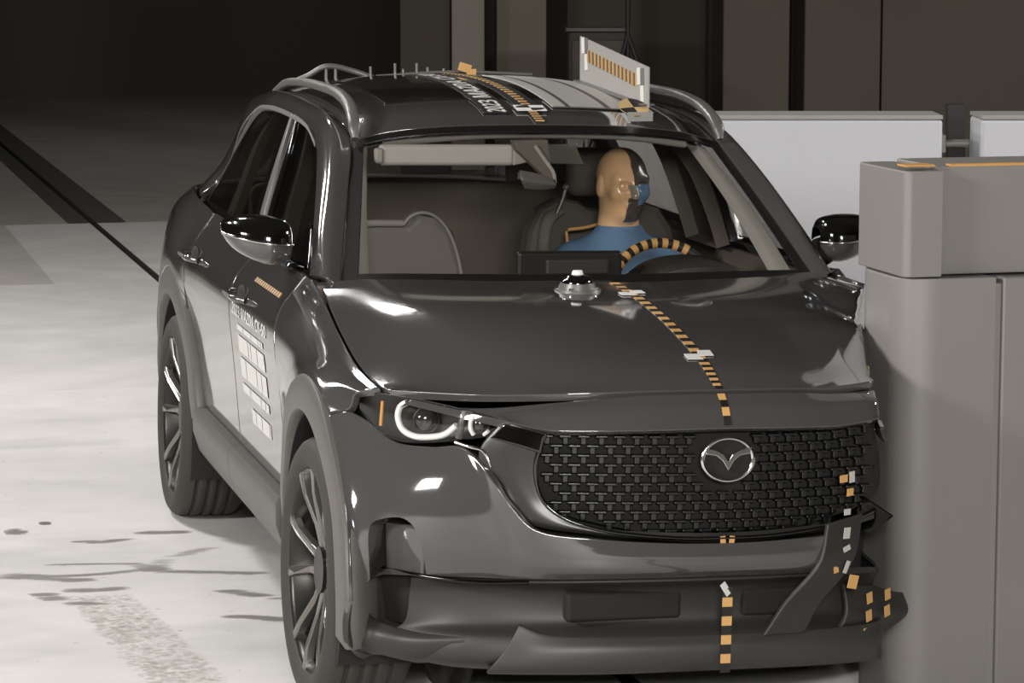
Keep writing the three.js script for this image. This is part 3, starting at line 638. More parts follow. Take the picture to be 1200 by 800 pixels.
// headlights
const HT = [[0.874, 0.912, 0.338], [0.832, 0.921, 0.445], [0.770, 0.923, 0.545], [0.684, 0.914, 0.645], [0.620, 0.902, 0.695], [0.566, 0.887, 0.735]];
const HB = [[0.868, 0.858, 0.350], [0.838, 0.815, 0.425], [0.780, 0.806, 0.528], [0.700, 0.822, 0.628], [0.630, 0.840, 0.690], [0.562, 0.855, 0.737]];
const HM = HT.map((p, i) => p.map((v, k) => (v + HB[i][k]) / 2 + (k === 2 ? 0.012 : 0)));
function headlight(m) {
  const g = new THREE.Group(); g.name = 'headlight'; car.add(g);
  const inset = (L, d, k) => L.map(([x, y, z]) => [x - 0.2 * d, y + k, z - d]);
  const back = sheet(loft([R_(inset(HT, 0.045, -0.004)), R_(inset(HM, 0.06, 0)), R_(inset(HB, 0.045, 0.004))]), { nu: 20, nv: 8, t: 0.004, r: 0.001, map: m });
  mesh('housing', back, std(0x161412, 0.35), g);
  mesh('lens', sheet(loft([R_(HT), R_(HM), R_(HB)]), { nu: 28, nv: 10, t: 0, r: 0.0001, map: m }), M.lens, g);
  const at = (u, v, d) => { const p = m(loft([R_(HT), R_(HM), R_(HB)])(u, v)); p.z -= d; return [p.x, p.y, p.z]; };
  const tubeAt = (l, d, r) => tube(l.map(([u, v]) => at(u, v, d)), r, 40, 10);
  mesh('daytime_light', tubeAt([[0.385, 0.10], [0.345, 0.22], [0.335, 0.45], [0.37, 0.70], [0.44, 0.84], [0.53, 0.86], [0.60, 0.78], [0.655, 0.50]], 0.014, 0.0085), M.drl, g);
  mesh('daytime_light', tubeAt([[0.765, 0.10], [0.745, 0.3], [0.752, 0.6], [0.785, 0.86]], 0.012, 0.006), M.drl, g);
  mesh('daytime_light', tubeAt([[0.855, 0.90], [0.88, 0.70]], 0.012, 0.005), M.drl, g);
  mesh('marker_strip', tubeAt([[0.225, 0.16], [0.225, 0.45], [0.23, 0.75]], 0.012, 0.0045), M.amber, g);
  for (const [u, r] of [[0.50, 0.030], [0.83, 0.020]]) {
    const p = at(u, 0.45, 0.035);
    mesh('projector', new THREE.SphereGeometry(r, 24, 16).scale(1, 1, 0.7).translate(...p), phy(0x2a2927, 0.12, { clearcoat: 0.6 }), g);
    mesh('projector_ring', new THREE.TorusGeometry(r * 1.12, 0.0025, 8, 32).translate(...p), M.rimdark, g);
  }
  mesh('divider', tubeAt([[0.70, 0.05], [0.69, 0.5], [0.70, 0.95]], 0.02, 0.010), std(0x4a4744, 0.35), g);
}
headlight(asIs); headlight(mirrorCrush);
both('grille_corner_trim', (m) => sheet(loft([R_([[0.570, 0.884, 0.742], [0.525, 0.876, 0.775], [0.478, 0.864, 0.802]]), R_([[0.602, 0.846, 0.724], [0.545, 0.833, 0.768], [0.486, 0.815, 0.800]])]), { nu: 10, nv: 6, t: 0.012, r: 0.003, map: m, out: [-0.4, 0, 1] }), M.gloss);

// wing mirrors
function wingMirror(m, mid) {
  const g = new THREE.Group(); g.name = 'wing_mirror'; car.add(g);
  // sections from the door end to the tip: [s, yc, halfHeightUp, halfHeightDown, zc, halfDepth]
  const SEC = [[0.862, 1.202, 0.045, 0.050, -0.76, 0.04], [0.880, 1.205, 0.066, 0.062, -0.75, 0.075], [0.93, 1.212, 0.070, 0.072, -0.75, 0.098], [0.985, 1.222, 0.062, 0.066, -0.76, 0.095], [1.035, 1.234, 0.043, 0.048, -0.775, 0.078], [1.060, 1.241, 0.022, 0.024, -0.795, 0.045], [1.068, 1.243, 0.006, 0.006, -0.80, 0.02]];
  const ring = (q, a0, a1, n) => { const r = []; for (let i = 0; i <= n; i++) { const a = lerp(a0, a1, i / n), ca = Math.cos(a), sa = Math.sin(a); const pw = (x, k) => Math.sign(x) * Math.abs(x) ** k; r.push([-q[0], q[1] + (sa > 0 ? q[2] : q[3]) * pw(sa, 0.8) - 0.012 * (q[0] - 0.86) * 4 * (ca), q[4] + q[5] * pw(ca, ca > 0 ? 0.8 : 0.35)]); } return r; };
  const L = (a0, a1) => loft(SEC.map((q) => ring(q, a0, a1, 12)));
  const o = { nu: 24, nv: 30, t: 0.004, r: 0.002, map: m, mid };
  mesh('mirror_cap', sheet(L(0.02, Math.PI - 0.02), o), M.gloss, g);
  mesh('mirror_shell', sheet(L(-Math.PI + 0.02, -0.02), o), M.paint, g);
  const e = crv(SEC.map((q) => ring(q, 0, 0.01, 1)[0])); mesh('chrome_line', tube(e.getPoints(12).map((p) => { const q = m(p); return [q.x, q.y, q.z + 0.001]; }), 0.004, 40), M.chrome, g);
  mesh('mirror_foot', sheet(loft([R_([[0.92, 1.155, -0.70], [0.90, 1.155, -0.78], [0.92, 1.155, -0.85]]), R_([[0.88, 1.13, -0.70], [0.865, 1.13, -0.80], [0.87, 1.13, -0.88]]), R_([[0.835, 1.115, -0.72], [0.83, 1.115, -0.82], [0.835, 1.115, -0.92]])]), { nu: 10, nv: 10, t: 0.02, r: 0.006, map: m }), M.gloss, g);
}
wingMirror(asIs, V(-0.96, 1.25, -0.75)); wingMirror((p) => { mirror(p); p.x -= 0.055; p.y -= 0.005; return p; }, V(0.91, 1.22, -0.75));
both('mirror_triangle', (m) => sheet(loft([R_([[0.822, 1.122, -0.68], [0.823, 1.122, -0.80], [0.823, 1.124, -0.94]]), R_([[0.80, 1.18, -0.77], [0.805, 1.18, -0.84], [0.808, 1.18, -0.93]]), R_([[0.775, 1.245, -0.88], [0.776, 1.245, -0.89], [0.777, 1.245, -0.91]])]), { nu: 8, nv: 8, t: 0.01, off: 0.004, map: gm(m) }), M.gloss);

// door handles
function doorHandle(door, z, y, m) {
  const s = sideS(y, z);
  const g = mesh('door_handle', (() => { const sgn = m === asIs ? -1 : 1; return join([
    tube([[sgn * (s + 0.004), y - 0.006, z + 0.10], [sgn * (s + 0.036), y, z + 0.075], [sgn * (s + 0.040), y + 0.003, z], [sgn * (s + 0.034), y + 0.004, z - 0.085], [sgn * (s + 0.003), y, z - 0.105]], 0.0115, 30, 10),
  ]); })(), M.paint, door);
  const sgn = m === asIs ? -1 : 1;
  mesh('handle_cup', new THREE.SphereGeometry(1, 20, 14).scale(0.012, 0.034, 0.075).translate(sgn * (s - 0.002), y, z), M.dark, door);
  mesh('handle_insert', box(0.006, 0.012, 0.13, sgn * (s + 0.050), y + 0.004, z - 0.005, 0.003), M.satin, door);
  return g;
}
for (const [d, m] of [[fdR, asIs], [fdL, mirror]]) doorHandle(d, -1.27, 0.985, m);
for (const [d, m] of [[rdR, asIs], [rdL, mirror]]) doorHandle(d, -2.34, 1.0, m);

// wheels: tyre, rim, ten split spokes
function lathe(pts, n = 64) { return new THREE.LatheGeometry(pts.map((p) => new THREE.Vector2(...p)), n).rotateZ(Math.PI / 2); }
const TYRE = lathe([[0.285, -0.105], [0.291, -0.118], [0.318, -0.126], [0.345, -0.124], [0.362, -0.112], [0.371, -0.095], [0.374, -0.072], [0.374, -0.068], [0.364, -0.066], [0.364, -0.056], [0.375, -0.054], [0.375, -0.026], [0.364, -0.024], [0.364, -0.013], [0.375, -0.011], [0.375, 0.011], [0.364, 0.013], [0.364, 0.024], [0.375, 0.026], [0.375, 0.054], [0.364, 0.056], [0.364, 0.066], [0.374, 0.068], [0.374, 0.072], [0.371, 0.095], [0.362, 0.112], [0.345, 0.124], [0.330, 0.1265], [0.318, 0.126], [0.291, 0.118], [0.285, 0.105]], 96);
const BARREL = lathe([[0.268, -0.11], [0.25, -0.10], [0.24, -0.02], [0.245, 0.06], [0.250, 0.095], [0.262, 0.108], [0.272, 0.115], [0.276, 0.113], [0.272, 0.105]], 80);
function spokeGeo(side) {   // one leaf of a split spoke; +y outward, thickness along x
  const g = extrude([[side * 0.006, 0.045], [side * 0.030, 0.05], [side * 0.036, 0.12], [side * 0.062, 0.20], [side * 0.086, 0.257], [side * 0.066, 0.264], [side * 0.046, 0.20], [side * 0.022, 0.12]].map(([a, b]) => [a, b]), 0.020, 0.004);
  const p = g.attributes.position;
  for (let i = 0; i < p.count; i++) { const r = Math.hypot(p.getX(i), p.getY(i)); p.setZ(i, p.getZ(i) + 0.045 + 0.045 * sm(0.05, 0.26, r)); }
  g.computeVertexNormals();
  return g.rotateY(Math.PI / 2);
}
const SPOKES = [spokeGeo(1), spokeGeo(-1)];
function wheel(name, x, z, turn, spin) {
  const p = toCar(V(x, 0.375, z)), right = x < 0;
  const t = mesh(name, TYRE, M.rubber, car);
  t.position.copy(p); t.rotation.set(0, turn + (right ? Math.PI : 0), ROLL);
  const hub = new THREE.Group(); hub.name = 'rim'; t.add(hub); hub.rotation.x = spin; hub.scale.set(1, 1.06, 1.06);
  const b = mesh('rim_barrel', BARREL, M.rimdark, hub);
  // the outer face of the lathe lies along -x after its turn, so the rim parts sit on a mirrored group
  for (let k = 0; k < 5; k++) for (const g of SPOKES) { const s = mesh('spoke', g, M.rim, hub); s.rotation.x = k * Math.PI * 2 / 5; }
  mesh('hub_cap', cyl(0.058, 0.062, 0.03, 0, 0, 0, 28).rotateZ(Math.PI / 2).translate(0.068, 0, 0), M.rimdark, hub);
  mesh('brake_disc', cyl(0.175, 0.175, 0.022, 0, 0, 0, 40).rotateZ(Math.PI / 2).translate(-0.01, 0, 0), std(0x6d6a66, 0.4, 0.8), hub);
  return t;
}
wheel('front_wheel', -0.828, 0, 0.02, 0.25);
wheel('rear_wheel', -0.828, -2.815, 0, 0.1);
wheel('rear_wheel', 0.828, -2.815, 0, 0.4);
wheel('front_wheel', 0.78, -0.27, 0.18, 0.7);

// underbody, bay filler, inner door skins
mesh('underbody', [box(1.44, 0.10, 2.4, 0, 0.285, -1.42, 0.03), box(1.04, 0.12, 0.9, 0, 0.30, 0.1, 0.03), box(1.04, 0.14, 0.9, 0, 0.32, -2.9, 0.03)], M.dark, car);
mesh('engine_bay', [box(1.06, 0.50, 0.85, -0.02, 0.60, 0.1, 0.03), box(0.80, 0.28, 0.25, -0.05, 0.70, 0.58, 0.03)], M.dark, car);
mesh('firewall', box(1.50, 0.70, 0.03, 0, 0.70, -0.52, 0.01), M.dark, car);
for (const s of [-1, 1]) mesh('inner_door', box(0.03, 0.72, 2.7, s * 0.805, 0.735, -1.9, 0.01), M.cabin, car);
mesh('cabin_floor', box(1.58, 0.03, 2.9, 0, 0.36, -2.0, 0.005), M.cabin, car);
mesh('headliner', sheet(ROOF, { nu: 24, nv: 24, u: [0.02, 0.98], v: [0.04, 0.99], off: -0.045, t: 0.01 }), std(0x6a655d, 0.9), car);

// ---------------------------------------------------------------- cabin
const DASH = loft([
  sym([[0, 1.075, -0.42], [0.35, 1.073, -0.46], [0.72, 1.06, -0.60]]),
  sym([[0, 1.085, -0.62], [0.35, 1.083, -0.64], [0.74, 1.07, -0.74]]),
  sym([[0, 1.06, -0.88], [0.35, 1.06, -0.88], [0.76, 1.05, -0.90]]),
  sym([[0, 0.90, -0.93], [0.35, 0.90, -0.93], [0.76, 0.90, -0.94]]),
]);
mesh('dashboard', sheet(DASH, { nu: 24, nv: 18, t: 0.03, r: 0.01 }), std(0x1c1a18, 0.6), car);
mesh('instrument_hood', sheet(loft([[[0.20, 1.075, -0.62], [0.28, 1.125, -0.60], [0.40, 1.140, -0.59], [0.52, 1.125, -0.60], [0.62, 1.07, -0.64]], [[0.20, 1.07, -0.88], [0.28, 1.13, -0.86], [0.40, 1.150, -0.85], [0.52, 1.13, -0.86], [0.62, 1.07, -0.88]]]), { nu: 20, nv: 8, t: 0.02, r: 0.006 }), std(0x2a2724, 0.5), car);
{ const s = mesh('centre_display', box(0.335, 0.085, 0.025, 0, 0, 0, 0.012), std(0x1e1c1a, 0.35), car); s.position.set(0.0, 1.132, -0.74); mesh('display_back', box(0.20, 0.05, 0.02, 0.02, -0.005, 0.018, 0.008), M.plastic, s); }
{ // steering wheel with chequered tape on its rim
  const g = new THREE.Group(); g.name = 'steering_wheel'; car.add(g); g.position.set(0.385, 1.005, -0.98); g.rotation.x = -0.42;
  mesh('rim', new THREE.TorusGeometry(0.175, 0.0155, 12, 64), M.black, g);
  const ty = std(0xc79a5e, 0.5), tb = std(0x15130f, 0.5);
  for (let i = 0; i < 9; i++) mesh('tape_wrap', new THREE.TorusGeometry(0.175, 0.0172, 10, 4, 0.11).rotateZ(Math.PI / 2 - 0.55 + i * 0.205), ty, g);
  mesh('airbag_cover', new THREE.SphereGeometry(1, 24, 12).scale(0.075, 0.06, 0.035), std(0x2b2825, 0.6), g);
  for (const a of [0, Math.PI, -Math.PI / 2]) mesh('wheel_spoke', box(0.11, 0.03, 0.015, 0.11, 0, 0, 0.006).rotateZ(a), M.black, g);
}
// seats
function seatBack(outline, depth, x, z, tilt, mat, name, parent = car) {
  const m = mesh(name, extrude(outline, depth, 0.03), mat, parent); m.position.set(x, 0, z); m.rotation.x = tilt; return m;
}
{
  const p = mesh('passenger_seat', [box(0.52, 0.16, 0.52, -0.38, 0.62, -1.28, 0.06)], M.seatDark, car);
  seatBack([[-0.63, 0.66], [-0.62, 1.14], [-0.58, 1.175], [-0.375, 1.172], [-0.362, 1.19], [-0.335, 1.208], [-0.29, 1.198], [-0.25, 1.16], [-0.215, 1.05], [-0.20, 0.66]], 0.05, 0, -1.42, 0, M.seat, 'backrest', p);
  mesh('backrest_edge', tube([[-0.63, 1.19, -1.345], [-0.50, 1.205, -1.342], [-0.395, 1.205, -1.342]], 0.012), M.cabinLight, p);
  mesh('seat_piping', tube([[-0.395, 1.200, -1.335], [-0.372, 1.226, -1.335], [-0.335, 1.240, -1.335], [-0.29, 1.228, -1.335], [-0.245, 1.18, -1.335], [-0.205, 1.07, -1.335], [-0.19, 0.95, -1.335]], 0.006, 40), M.cabinLight, p);
  const d = mesh('driver_seat', [box(0.52, 0.16, 0.52, 0.40, 0.62, -1.42, 0.06)], M.seatDark, car);
  seatBack([[0.15, 0.66], [0.155, 1.05], [0.17, 1.13], [0.20, 1.19], [0.25, 1.215], [0.30, 1.205], [0.34, 1.18], [0.46, 1.18], [0.52, 1.21], [0.58, 1.19], [0.62, 1.13], [0.64, 1.0], [0.64, 0.66]], 0.08, 0, -1.80, -0.05, M.seatDark, 'backrest', d);
  mesh('belt_guide', tube([[0.215, 1.20, -1.70], [0.235, 1.25, -1.70], [0.245, 1.285, -1.70]], 0.007), M.satin, d);
  mesh('belt_knob', new THREE.SphereGeometry(0.012, 12, 10).translate(0.246, 1.292, -1.70), M.satin, d);
  mesh('bolster', sheet(loft([[[0.17, 0.90, -1.62], [0.175, 1.06, -1.64], [0.20, 1.17, -1.68], [0.245, 1.205, -1.70]], [[0.145, 0.90, -1.68], [0.152, 1.07, -1.70], [0.18, 1.19, -1.73], [0.24, 1.225, -1.745]], [[0.16, 0.90, -1.78], [0.17, 1.08, -1.79], [0.195, 1.19, -1.80], [0.245, 1.22, -1.80]]]), { nu: 14, nv: 10, t: 0.01 }), M.seat, d);
  mesh('seat_tape', [tube([[0.235, 1.155, -1.62], [0.30, 1.162, -1.625], [0.36, 1.175, -1.64]], 0.006), tube([[0.228, 1.15, -1.615], [0.232, 1.10, -1.605], [0.24, 1.06, -1.60]], 0.005)], std(0xc79a5e, 0.6), d);
  mesh('headrest', box(0.25, 0.17, 0.09, 0.42, 1.33, -1.88, 0.04), M.seatDark, d);
  const r = mesh('rear_bench', [box(1.36, 0.18, 0.5, 0, 0.62, -2.35, 0.06), box(1.36, 0.62, 0.14, 0, 0.92, -2.68, 0.05)], M.cabin, car);
  for (const x of [-0.42, 0.42]) mesh('headrest', box(0.26, 0.14, 0.09, x, 1.285, -2.72, 0.035), M.cabin, r);
}
// header items
{
  const v = new THREE.Group(); v.name = 'sun_visor'; car.add(v);
  mesh('visor_board', box(0.44, 0.068, 0.035, -0.305, 1.442, -1.12, 0.016).rotateZ(0), std(0xa29e98, 0.6), v);
  mesh('visor_clip', box(0.03, 0.05, 0.03, -0.525, 1.44, -1.11, 0.01), M.cabinLight, v);
  mesh('visor_end', sheet(loft([[[-0.09, 1.478, -1.10], [-0.09, 1.41, -1.10]], [[-0.02, 1.478, -1.105], [0.0, 1.428, -1.105]]]), { nu: 4, nv: 4, t: 0.012, out: [0, 0, 1] }), M.cabinLight, v);
  const v2 = mesh('sun_visor', sheet(loft([[[-0.03, 1.477, -1.115], [0.115, 1.478, -1.115]], [[-0.01, 1.418, -1.105], [0.145, 1.412, -1.105]]]), { nu: 6, nv: 4, t: 0.014, out: [0, 0, 1] }), std(0x55514b, 0.8), car);
  const rm = new THREE.Group(); rm.name = 'rear_view_mirror'; car.add(rm);
  mesh('mirror_body', sheet(loft([[[-0.092, 1.405, -1.0], [-0.03, 1.392, -1.0], [0.012, 1.375, -1.0]], [[-0.096, 1.375, -0.985], [-0.03, 1.365, -0.985], [0.022, 1.358, -0.985]], [[-0.078, 1.342, -1.0], [-0.02, 1.338, -1.0], [0.020, 1.343, -1.0]]]), { nu: 10, nv: 10, t: 0.03, r: 0.006, out: [0, 0, 1] }), std(0x55524d, 0.35), rm);
  mesh('camera_housing', extrude([[-0.10, 1.488], [0.0, 1.49], [0.025, 1.345], [0.012, 1.37], [-0.03, 1.41], [-0.09, 1.465]], 0.05, 0.005).translate(0, 0, -1.09), M.cabin, rm);
  mesh('housing_edge', tube([[-0.04, 1.478, -1.03], [-0.005, 1.43, -1.03], [0.022, 1.392, -1.03], [0.028, 1.36, -1.03]], 0.006), M.cabinLight, rm);
}
// inner pillar trims
both('pillar_trim', (m) => sheet(loft([
  R_([[0.705, 1.075, -0.60], [0.665, 1.078, -0.62], [0.64, 1.08, -0.66]]), R_([[0.645, 1.285, -0.90], [0.612, 1.29, -0.92], [0.59, 1.285, -0.96]]), R_([[0.572, 1.465, -1.19], [0.545, 1.468, -1.20], [0.53, 1.462, -1.25]]),
]), { nu: 8, nv: 14, t: 0.012, map: gm(m), out: m === asIs ? [0.5, 0, 1] : [-0.5, 0, 1] }), M.cabinLight);
mesh('header_trim', tube([[-0.50, 1.475, -1.175], [-0.2, 1.502, -1.155], [0, 1.506, -1.15], [0.3, 1.50, -1.155], [0.50, 1.475, -1.175]], 0.014, 40), M.cabinLight, car);
both('pillar_trim', (m) => sheet(WIN, { nu: 12, nv: 6, v: [0.315, 0.42], t: 0.05, off: -0.05, map: gm(m) }), M.cabin);

both('pillar_trim', (m) => sheet(WIN, { nu: 12, nv: 5, v: [0.74, 0.83], t: 0.03, off: -0.06, map: gm(m) }), M.seatDark);

// ---------------------------------------------------------------- tape, targets and lettering on the car
const tapeStrip = (S, u, v, n, map = asIs, nv = 60, out = null) => mesh('marking_tape', sheet(S, { nu: 2, nv, u, v, off: 0.0022, t: 0.0016, r: 0.0003, map, out }), tapeMat(n), car);
const HU = 0.5, hw = 0.0135 / 0.3 / 8;
tapeStrip(HOOD, [HU - hw, HU + hw], [0.01, 0.995], 40);
tapeStrip(NOSE, [HU - hw, HU + hw], [0.03, 0.92], 4);
const rw = 0.0135 / 0.3 / 6;
mesh('marking_band', sheet(ROOF, { nu: 4, nv: 50, u: [0.5 - rw * 2.9, 0.5 + rw * 2.9], v: [0.115, 0.52], off: 0.0055, t: 0.003, r: 0.0005 }), std(0x131110, 0.5), car);
mesh('marking_tape', sheet(ROOF, { nu: 2, nv: 80, u: [0.5 - rw, 0.5 + rw], v: [0.012, 0.62], off: 0.0075, t: 0.002, r: 0.0003 }), tapeMat(66), car);
const target = (S, u, v, du, dv, off = 0.004) => mesh('target_marker', sheet(S, { nu: 6, nv: 6, u: [u - du, u + du], v: [v - dv, v + dv], off, t: 0.002, r: 0.0003 }), targetMat, car);
// hood targets are bow-tie quadrants on the tape
const bow = (S, u, v, du, dv, off) => {
  for (const k of [0, 1]) mesh('target_marker', sheet(loft([
    [S(u + (k ? -du : du * 0.1), v - dv * (k ? 0.2 : 1)), S(u + (k ? -du * 0.1 : du), v - dv * (k ? 0.2 : 1))].map((p) => [p.x, p.y, p.z]),
    [S(u + (k ? -du : -du * 0.1), v + dv * (k ? 1 : 0.2)), S(u + (k ? du * 0.1 : du), v + dv * (k ? 1 : 0.2))].map((p) => [p.x, p.y, p.z])]), { nu: 4, nv: 4, off: off, t: 0.002, r: 0.0003, out: [0, 1, 0.3] }), std(0xd8d5cf, 0.5), car);
};
bow(HOOD, 0.5, 0.155, 0.016, 0.028, 0.0042);
bow(HOOD, 0.5, 0.70, 0.016, 0.030, 0.0042);
target(ROOF, 0.5, 0.122, 0.027, 0.024, 0.0095);
const smallTape = (p, w, h, mat, rot = [0, 0, 0]) => { const m = mesh('marking_tape', box(w, h, 0.002, 0, 0, 0, 0), mat, car); m.position.set(...p); m.rotation.set(...rot); return m; };
const yMat = std(0xc79a5e, 0.5), bMat = std(0x15130f, 0.5);
smallTape([0.002, 0.352, 0.868], 0.027, 0.225, tapeMat(9), [0.02, 0, 0]);
smallTape([-0.004, 0.462, 0.872], 0.018, 0.035, std(0xd8d5cf, 0.5), [-0.2, 0.3, 0.6]);
smallTape([-0.012, 0.588, 0.862], 0.014, 0.022, yMat, [0, 0, 0.1]); smallTape([0.012, 0.588, 0.862], 0.014, 0.022, yMat, [0, 0, -0.1]);
{
  const R = rng(11);
  mesh('folded_fender', sheet(loft([[[0.415, 0.80, 0.645], [0.445, 0.80, 0.628], [0.49, 0.80, 0.585]], [[0.425, 0.87, 0.612], [0.462, 0.872, 0.590], [0.51, 0.87, 0.53]], [[0.45, 0.94, 0.545], [0.488, 0.945, 0.520], [0.535, 0.945, 0.45]], [[0.485, 1.01, 0.44], [0.525, 1.02, 0.410], [0.575, 1.02, 0.33]], [[0.52, 1.06, 0.34], [0.56, 1.07, 0.300], [0.605, 1.06, 0.20]]]), { nu: 10, nv: 20, t: 0.008, r: 0.003, out: [0, 0, 1] }), M.paint, car);
  for (const [x, y, z] of [[0.457, 0.845, 0.612], [0.470, 0.885, 0.590], [0.492, 0.935, 0.540], [0.507, 0.970, 0.497]]) smallTape([x, y, z], 0.02, 0.026, yMat, [-0.35, 0.5, 0]);
  for (const [x, y, w, h, k] of [[0.311, 0.742, 0.024, 0.020, 0], [0.334, 0.746, 0.016, 0.030, 1], [0.330, 0.706, 0.020, 0.020, 0], [0.324, 0.654, 0.020, 0.016, 1], [0.325, 0.598, 0.020, 0.030, 1], [0.326, 0.557, 0.022, 0.014, 1], [0.298, 0.502, 0.015, 0.018, 0], [0.327, 0.508, 0.012, 0.034, 1], [0.346, 0.468, 0.030, 0.036, 0]]) smallTape([x, y, 0.868], w, h, k ? std(0xb4b0aa, 0.5) : yMat, [0.2 * R(), 0.3, R() - 0.5]);
  for (const [x, y] of [[0.425, 0.405], [0.425, 0.357], [0.42, 0.31], [0.49, 0.405], [0.49, 0.36]]) smallTape([x, y, x > 0.45 ? 0.752 : 0.788], 0.024, 0.03, yMat, [0, 0.6, 0.15]);
}
// lettering on the roof: black label and a panel of white lines
const roofLabel = canvasTex(1024, 128, (c) => { c.fillStyle = '#0e0d0c'; c.fillRect(0, 0, 1024, 128); c.fillStyle = '#cfccc6'; c.font = 'bold 118px sans-serif'; c.textAlign = 'center'; c.textBaseline = 'middle'; c.save(); c.translate(512, 68); const w = c.measureText('2023 MAZDA CX-50').width; c.scale(990 / w, 1); c.fillText('2023 MAZDA CX-50', 0, 0); c.restore(); });
const roofLines = canvasTex(512, 512, (c) => { c.fillStyle = '#4a4844'; c.fillRect(0, 0, 512, 512); const R = rng(4); const rows = [[420, 84], [236, 158], [70, 140], [0, 52]]; for (const [y, h] of rows) { c.fillStyle = '#a8a5a0'; c.fillRect(6, y, 500, h); c.fillStyle = 'rgba(120,117,112,0.35)'; if (h > 85) for (let i = 0; i < 26; i++) c.fillRect(10 + i * 19 + R() * 6, y + 14 + R() * 20, 3, h - 34); } });
function roofDecal(u, v, tex) { return mesh('roof_label', sheet(ROOF, { nu: 10, nv: 30, u, v, off: 0.006, t: 0.003, r: 0.0004, uvf: (a, b) => [b, 1 - a] }), std(0xffffff, 0.5, 0, { map: tex }), car); }
roofDecal([0.412, 0.460], [0.085, 0.52], roofLabel);
roofDecal([0.545, 0.785], [0.14, 0.50], roofLines);
// lettering on the front door: first line of text and blocks of small white print below it
const doorTex = canvasTex(512, 768, (c, W, H) => {
  c.clearRect(0, 0, W, H); c.fillStyle = '#cfcdc9'; c.textAlign = 'center'; c.textBaseline = 'middle';
  c.font = 'bold 90px sans-serif'; c.save(); c.translate(W / 2, 78); c.scale(506 / c.measureText('2023 MAZDA CX-50').width, 1.75); c.fillText('2023 MAZDA CX-50', 0, 0); c.restore();
  const R = rng(6);
  for (const [y, h] of [[196, 44], [278, 116], [424, 116], [574, 44], [668, 70]]) for (let x = y > 660 ? 190 : 76; x < W - 60;) { const w = 30 + R() * 120; c.globalAlpha = 0.75 + 0.25 * R(); c.fillRect(x, y, Math.min(w, W - 60 - x), h); x += w + 6; }
});
mesh('door_lettering', sheet(FDOOR, { nu: 24, nv: 12, u: [0.10, 0.62], v: [0.16, 0.93], off: 0.002, t: 0.0, r: 0.0001, uvf: (a, b) => [1 - b, a] }), std(0xffffff, 0.5, 0, { map: doorTex, transparent: true, alphaTest: 0.5 }), fdR);
// chequered tape on the door shoulder under the mirror
mesh('marking_tape', sheet(FDOOR, { nu: 2, nv: 30, u: [0.80, 0.832], v: [0.12, 0.66], off: 0.0022, t: 0.0015, r: 0.0003 }), tapeMat(26), fdR);

// ---------------------------------------------------------------- things on the car
{ // board on the roof
  const x = 0.40, b = thing('marker_board', 'white upright board with yellow chequered tape standing on the car roof', 'board');
  const z0 = -2.02, z1 = -1.20; // it stands along the driver's head line
  const g = extrude([[z0, 1.622], [z1, 1.583], [z1, 1.712], [z0, 1.785]].map(([z, y]) => [-z, y]), 0.006, 0.001).rotateY(Math.PI / 2);
  mesh('panel', g.translate(x, 0, 0), std(0x9c9994, 0.45), b);
  const face = (zc, yc, w, h, mat, name, tilt = -0.078) => { const m = mesh(name, box(0.0015, h, w, 0, 0, 0, 0), mat, b); m.position.set(x - 0.0025, yc, zc); m.rotation.x = -tilt * -1; return m; };
  const N = 27;
  for (let i = 0; i < N; i++) { const t = i / (N - 1), z = lerp(-1.915, -1.325, t), y = lerp(1.722, 1.665, t); face(z, y, 0.0125, 0.042, i % 2 ? std(0x6a5a3f, 0.5) : yMat, 'tape_square'); }
  for (const [z, y] of [[-1.955, 1.728], [-1.275, 1.652]]) { face(z - 0.02, y + 0.028, 0.036, 0.055, std(0xd8d5cf, 0.5), 'target_square'); face(z + 0.02, y - 0.028, 0.036, 0.055, std(0xd8d5cf, 0.5), 'target_square'); face(z + 0.02, y + 0.028, 0.036, 0.055, std(0x6b6863, 0.5), 'target_square'); }
  mesh('foot', box(0.05, 0.006, 0.82, x + 0.02, 1.588, -1.61, 0).rotateX(0), M.satin, b).visible = true;
  const f = b.children[b.children.length - 1]; f.geometry = box(0.05, 0.005, 0.82, 0, 0, 0, 0); f.position.set(x, 1.612, -1.61); f.rotation.x = 0.05;
  const tgt = thing('target_plate', 'round yellow and black quadrant target plate lying before the roof board', 'target');
  const tp = mesh('plate', cyl(0.05, 0.05, 0.004, 0, 0, 0, 32), std(0xffffff, 0.5, 0, { map: canvasTex(128, 128, (c) => { c.fillStyle = '#c7a878'; c.fillRect(0, 0, 128, 128); c.fillStyle = tapeBlack; c.fillRect(0, 0, 64, 64); c.fillRect(64, 64, 64, 64); }) }), tgt);
  tp.position.set(0.355, 1.583, -1.205); tp.rotation.set(0.55, 0.2, -0.06);
  mesh('backing', box(0.085, 0.03, 0.003, 0.365, 1.556, -1.165, 0), std(0x8b8883, 0.5), tgt).rotation.set(0, 0, 0);
}
{ // strobe on the hood
  const s = thing('strobe_light', 'small round clear strobe beacon standing on the hood near the windshield', 'beacon', [-0.13, 1.116, -0.12]);
  mesh('base', [cyl(0.066, 0.072, 0.016, 0, 0.008, 0, 36), cyl(0.05, 0.056, 0.02, 0, 0.024, 0, 32)], M.satin, s);
  mesh('dome', new THREE.SphereGeometry(0.045, 28, 14, 0, 6.2832, 0, Math.PI / 2).scale(1, 0.62, 1).translate(0, 0.032, 0), M.gloss, s);
  mesh('bulb', [cyl(0.014, 0.018, 0.014, 0, 0.062, 0, 20)], M.white, s);
  for (let i = 0; i < 4; i++) mesh('screw', cyl(0.006, 0.006, 0.008, 0.057 * Math.cos(i * 1.571 + 0.6), 0.019, 0.057 * Math.sin(i * 1.571 + 0.6), 10), M.chrome, s);
}
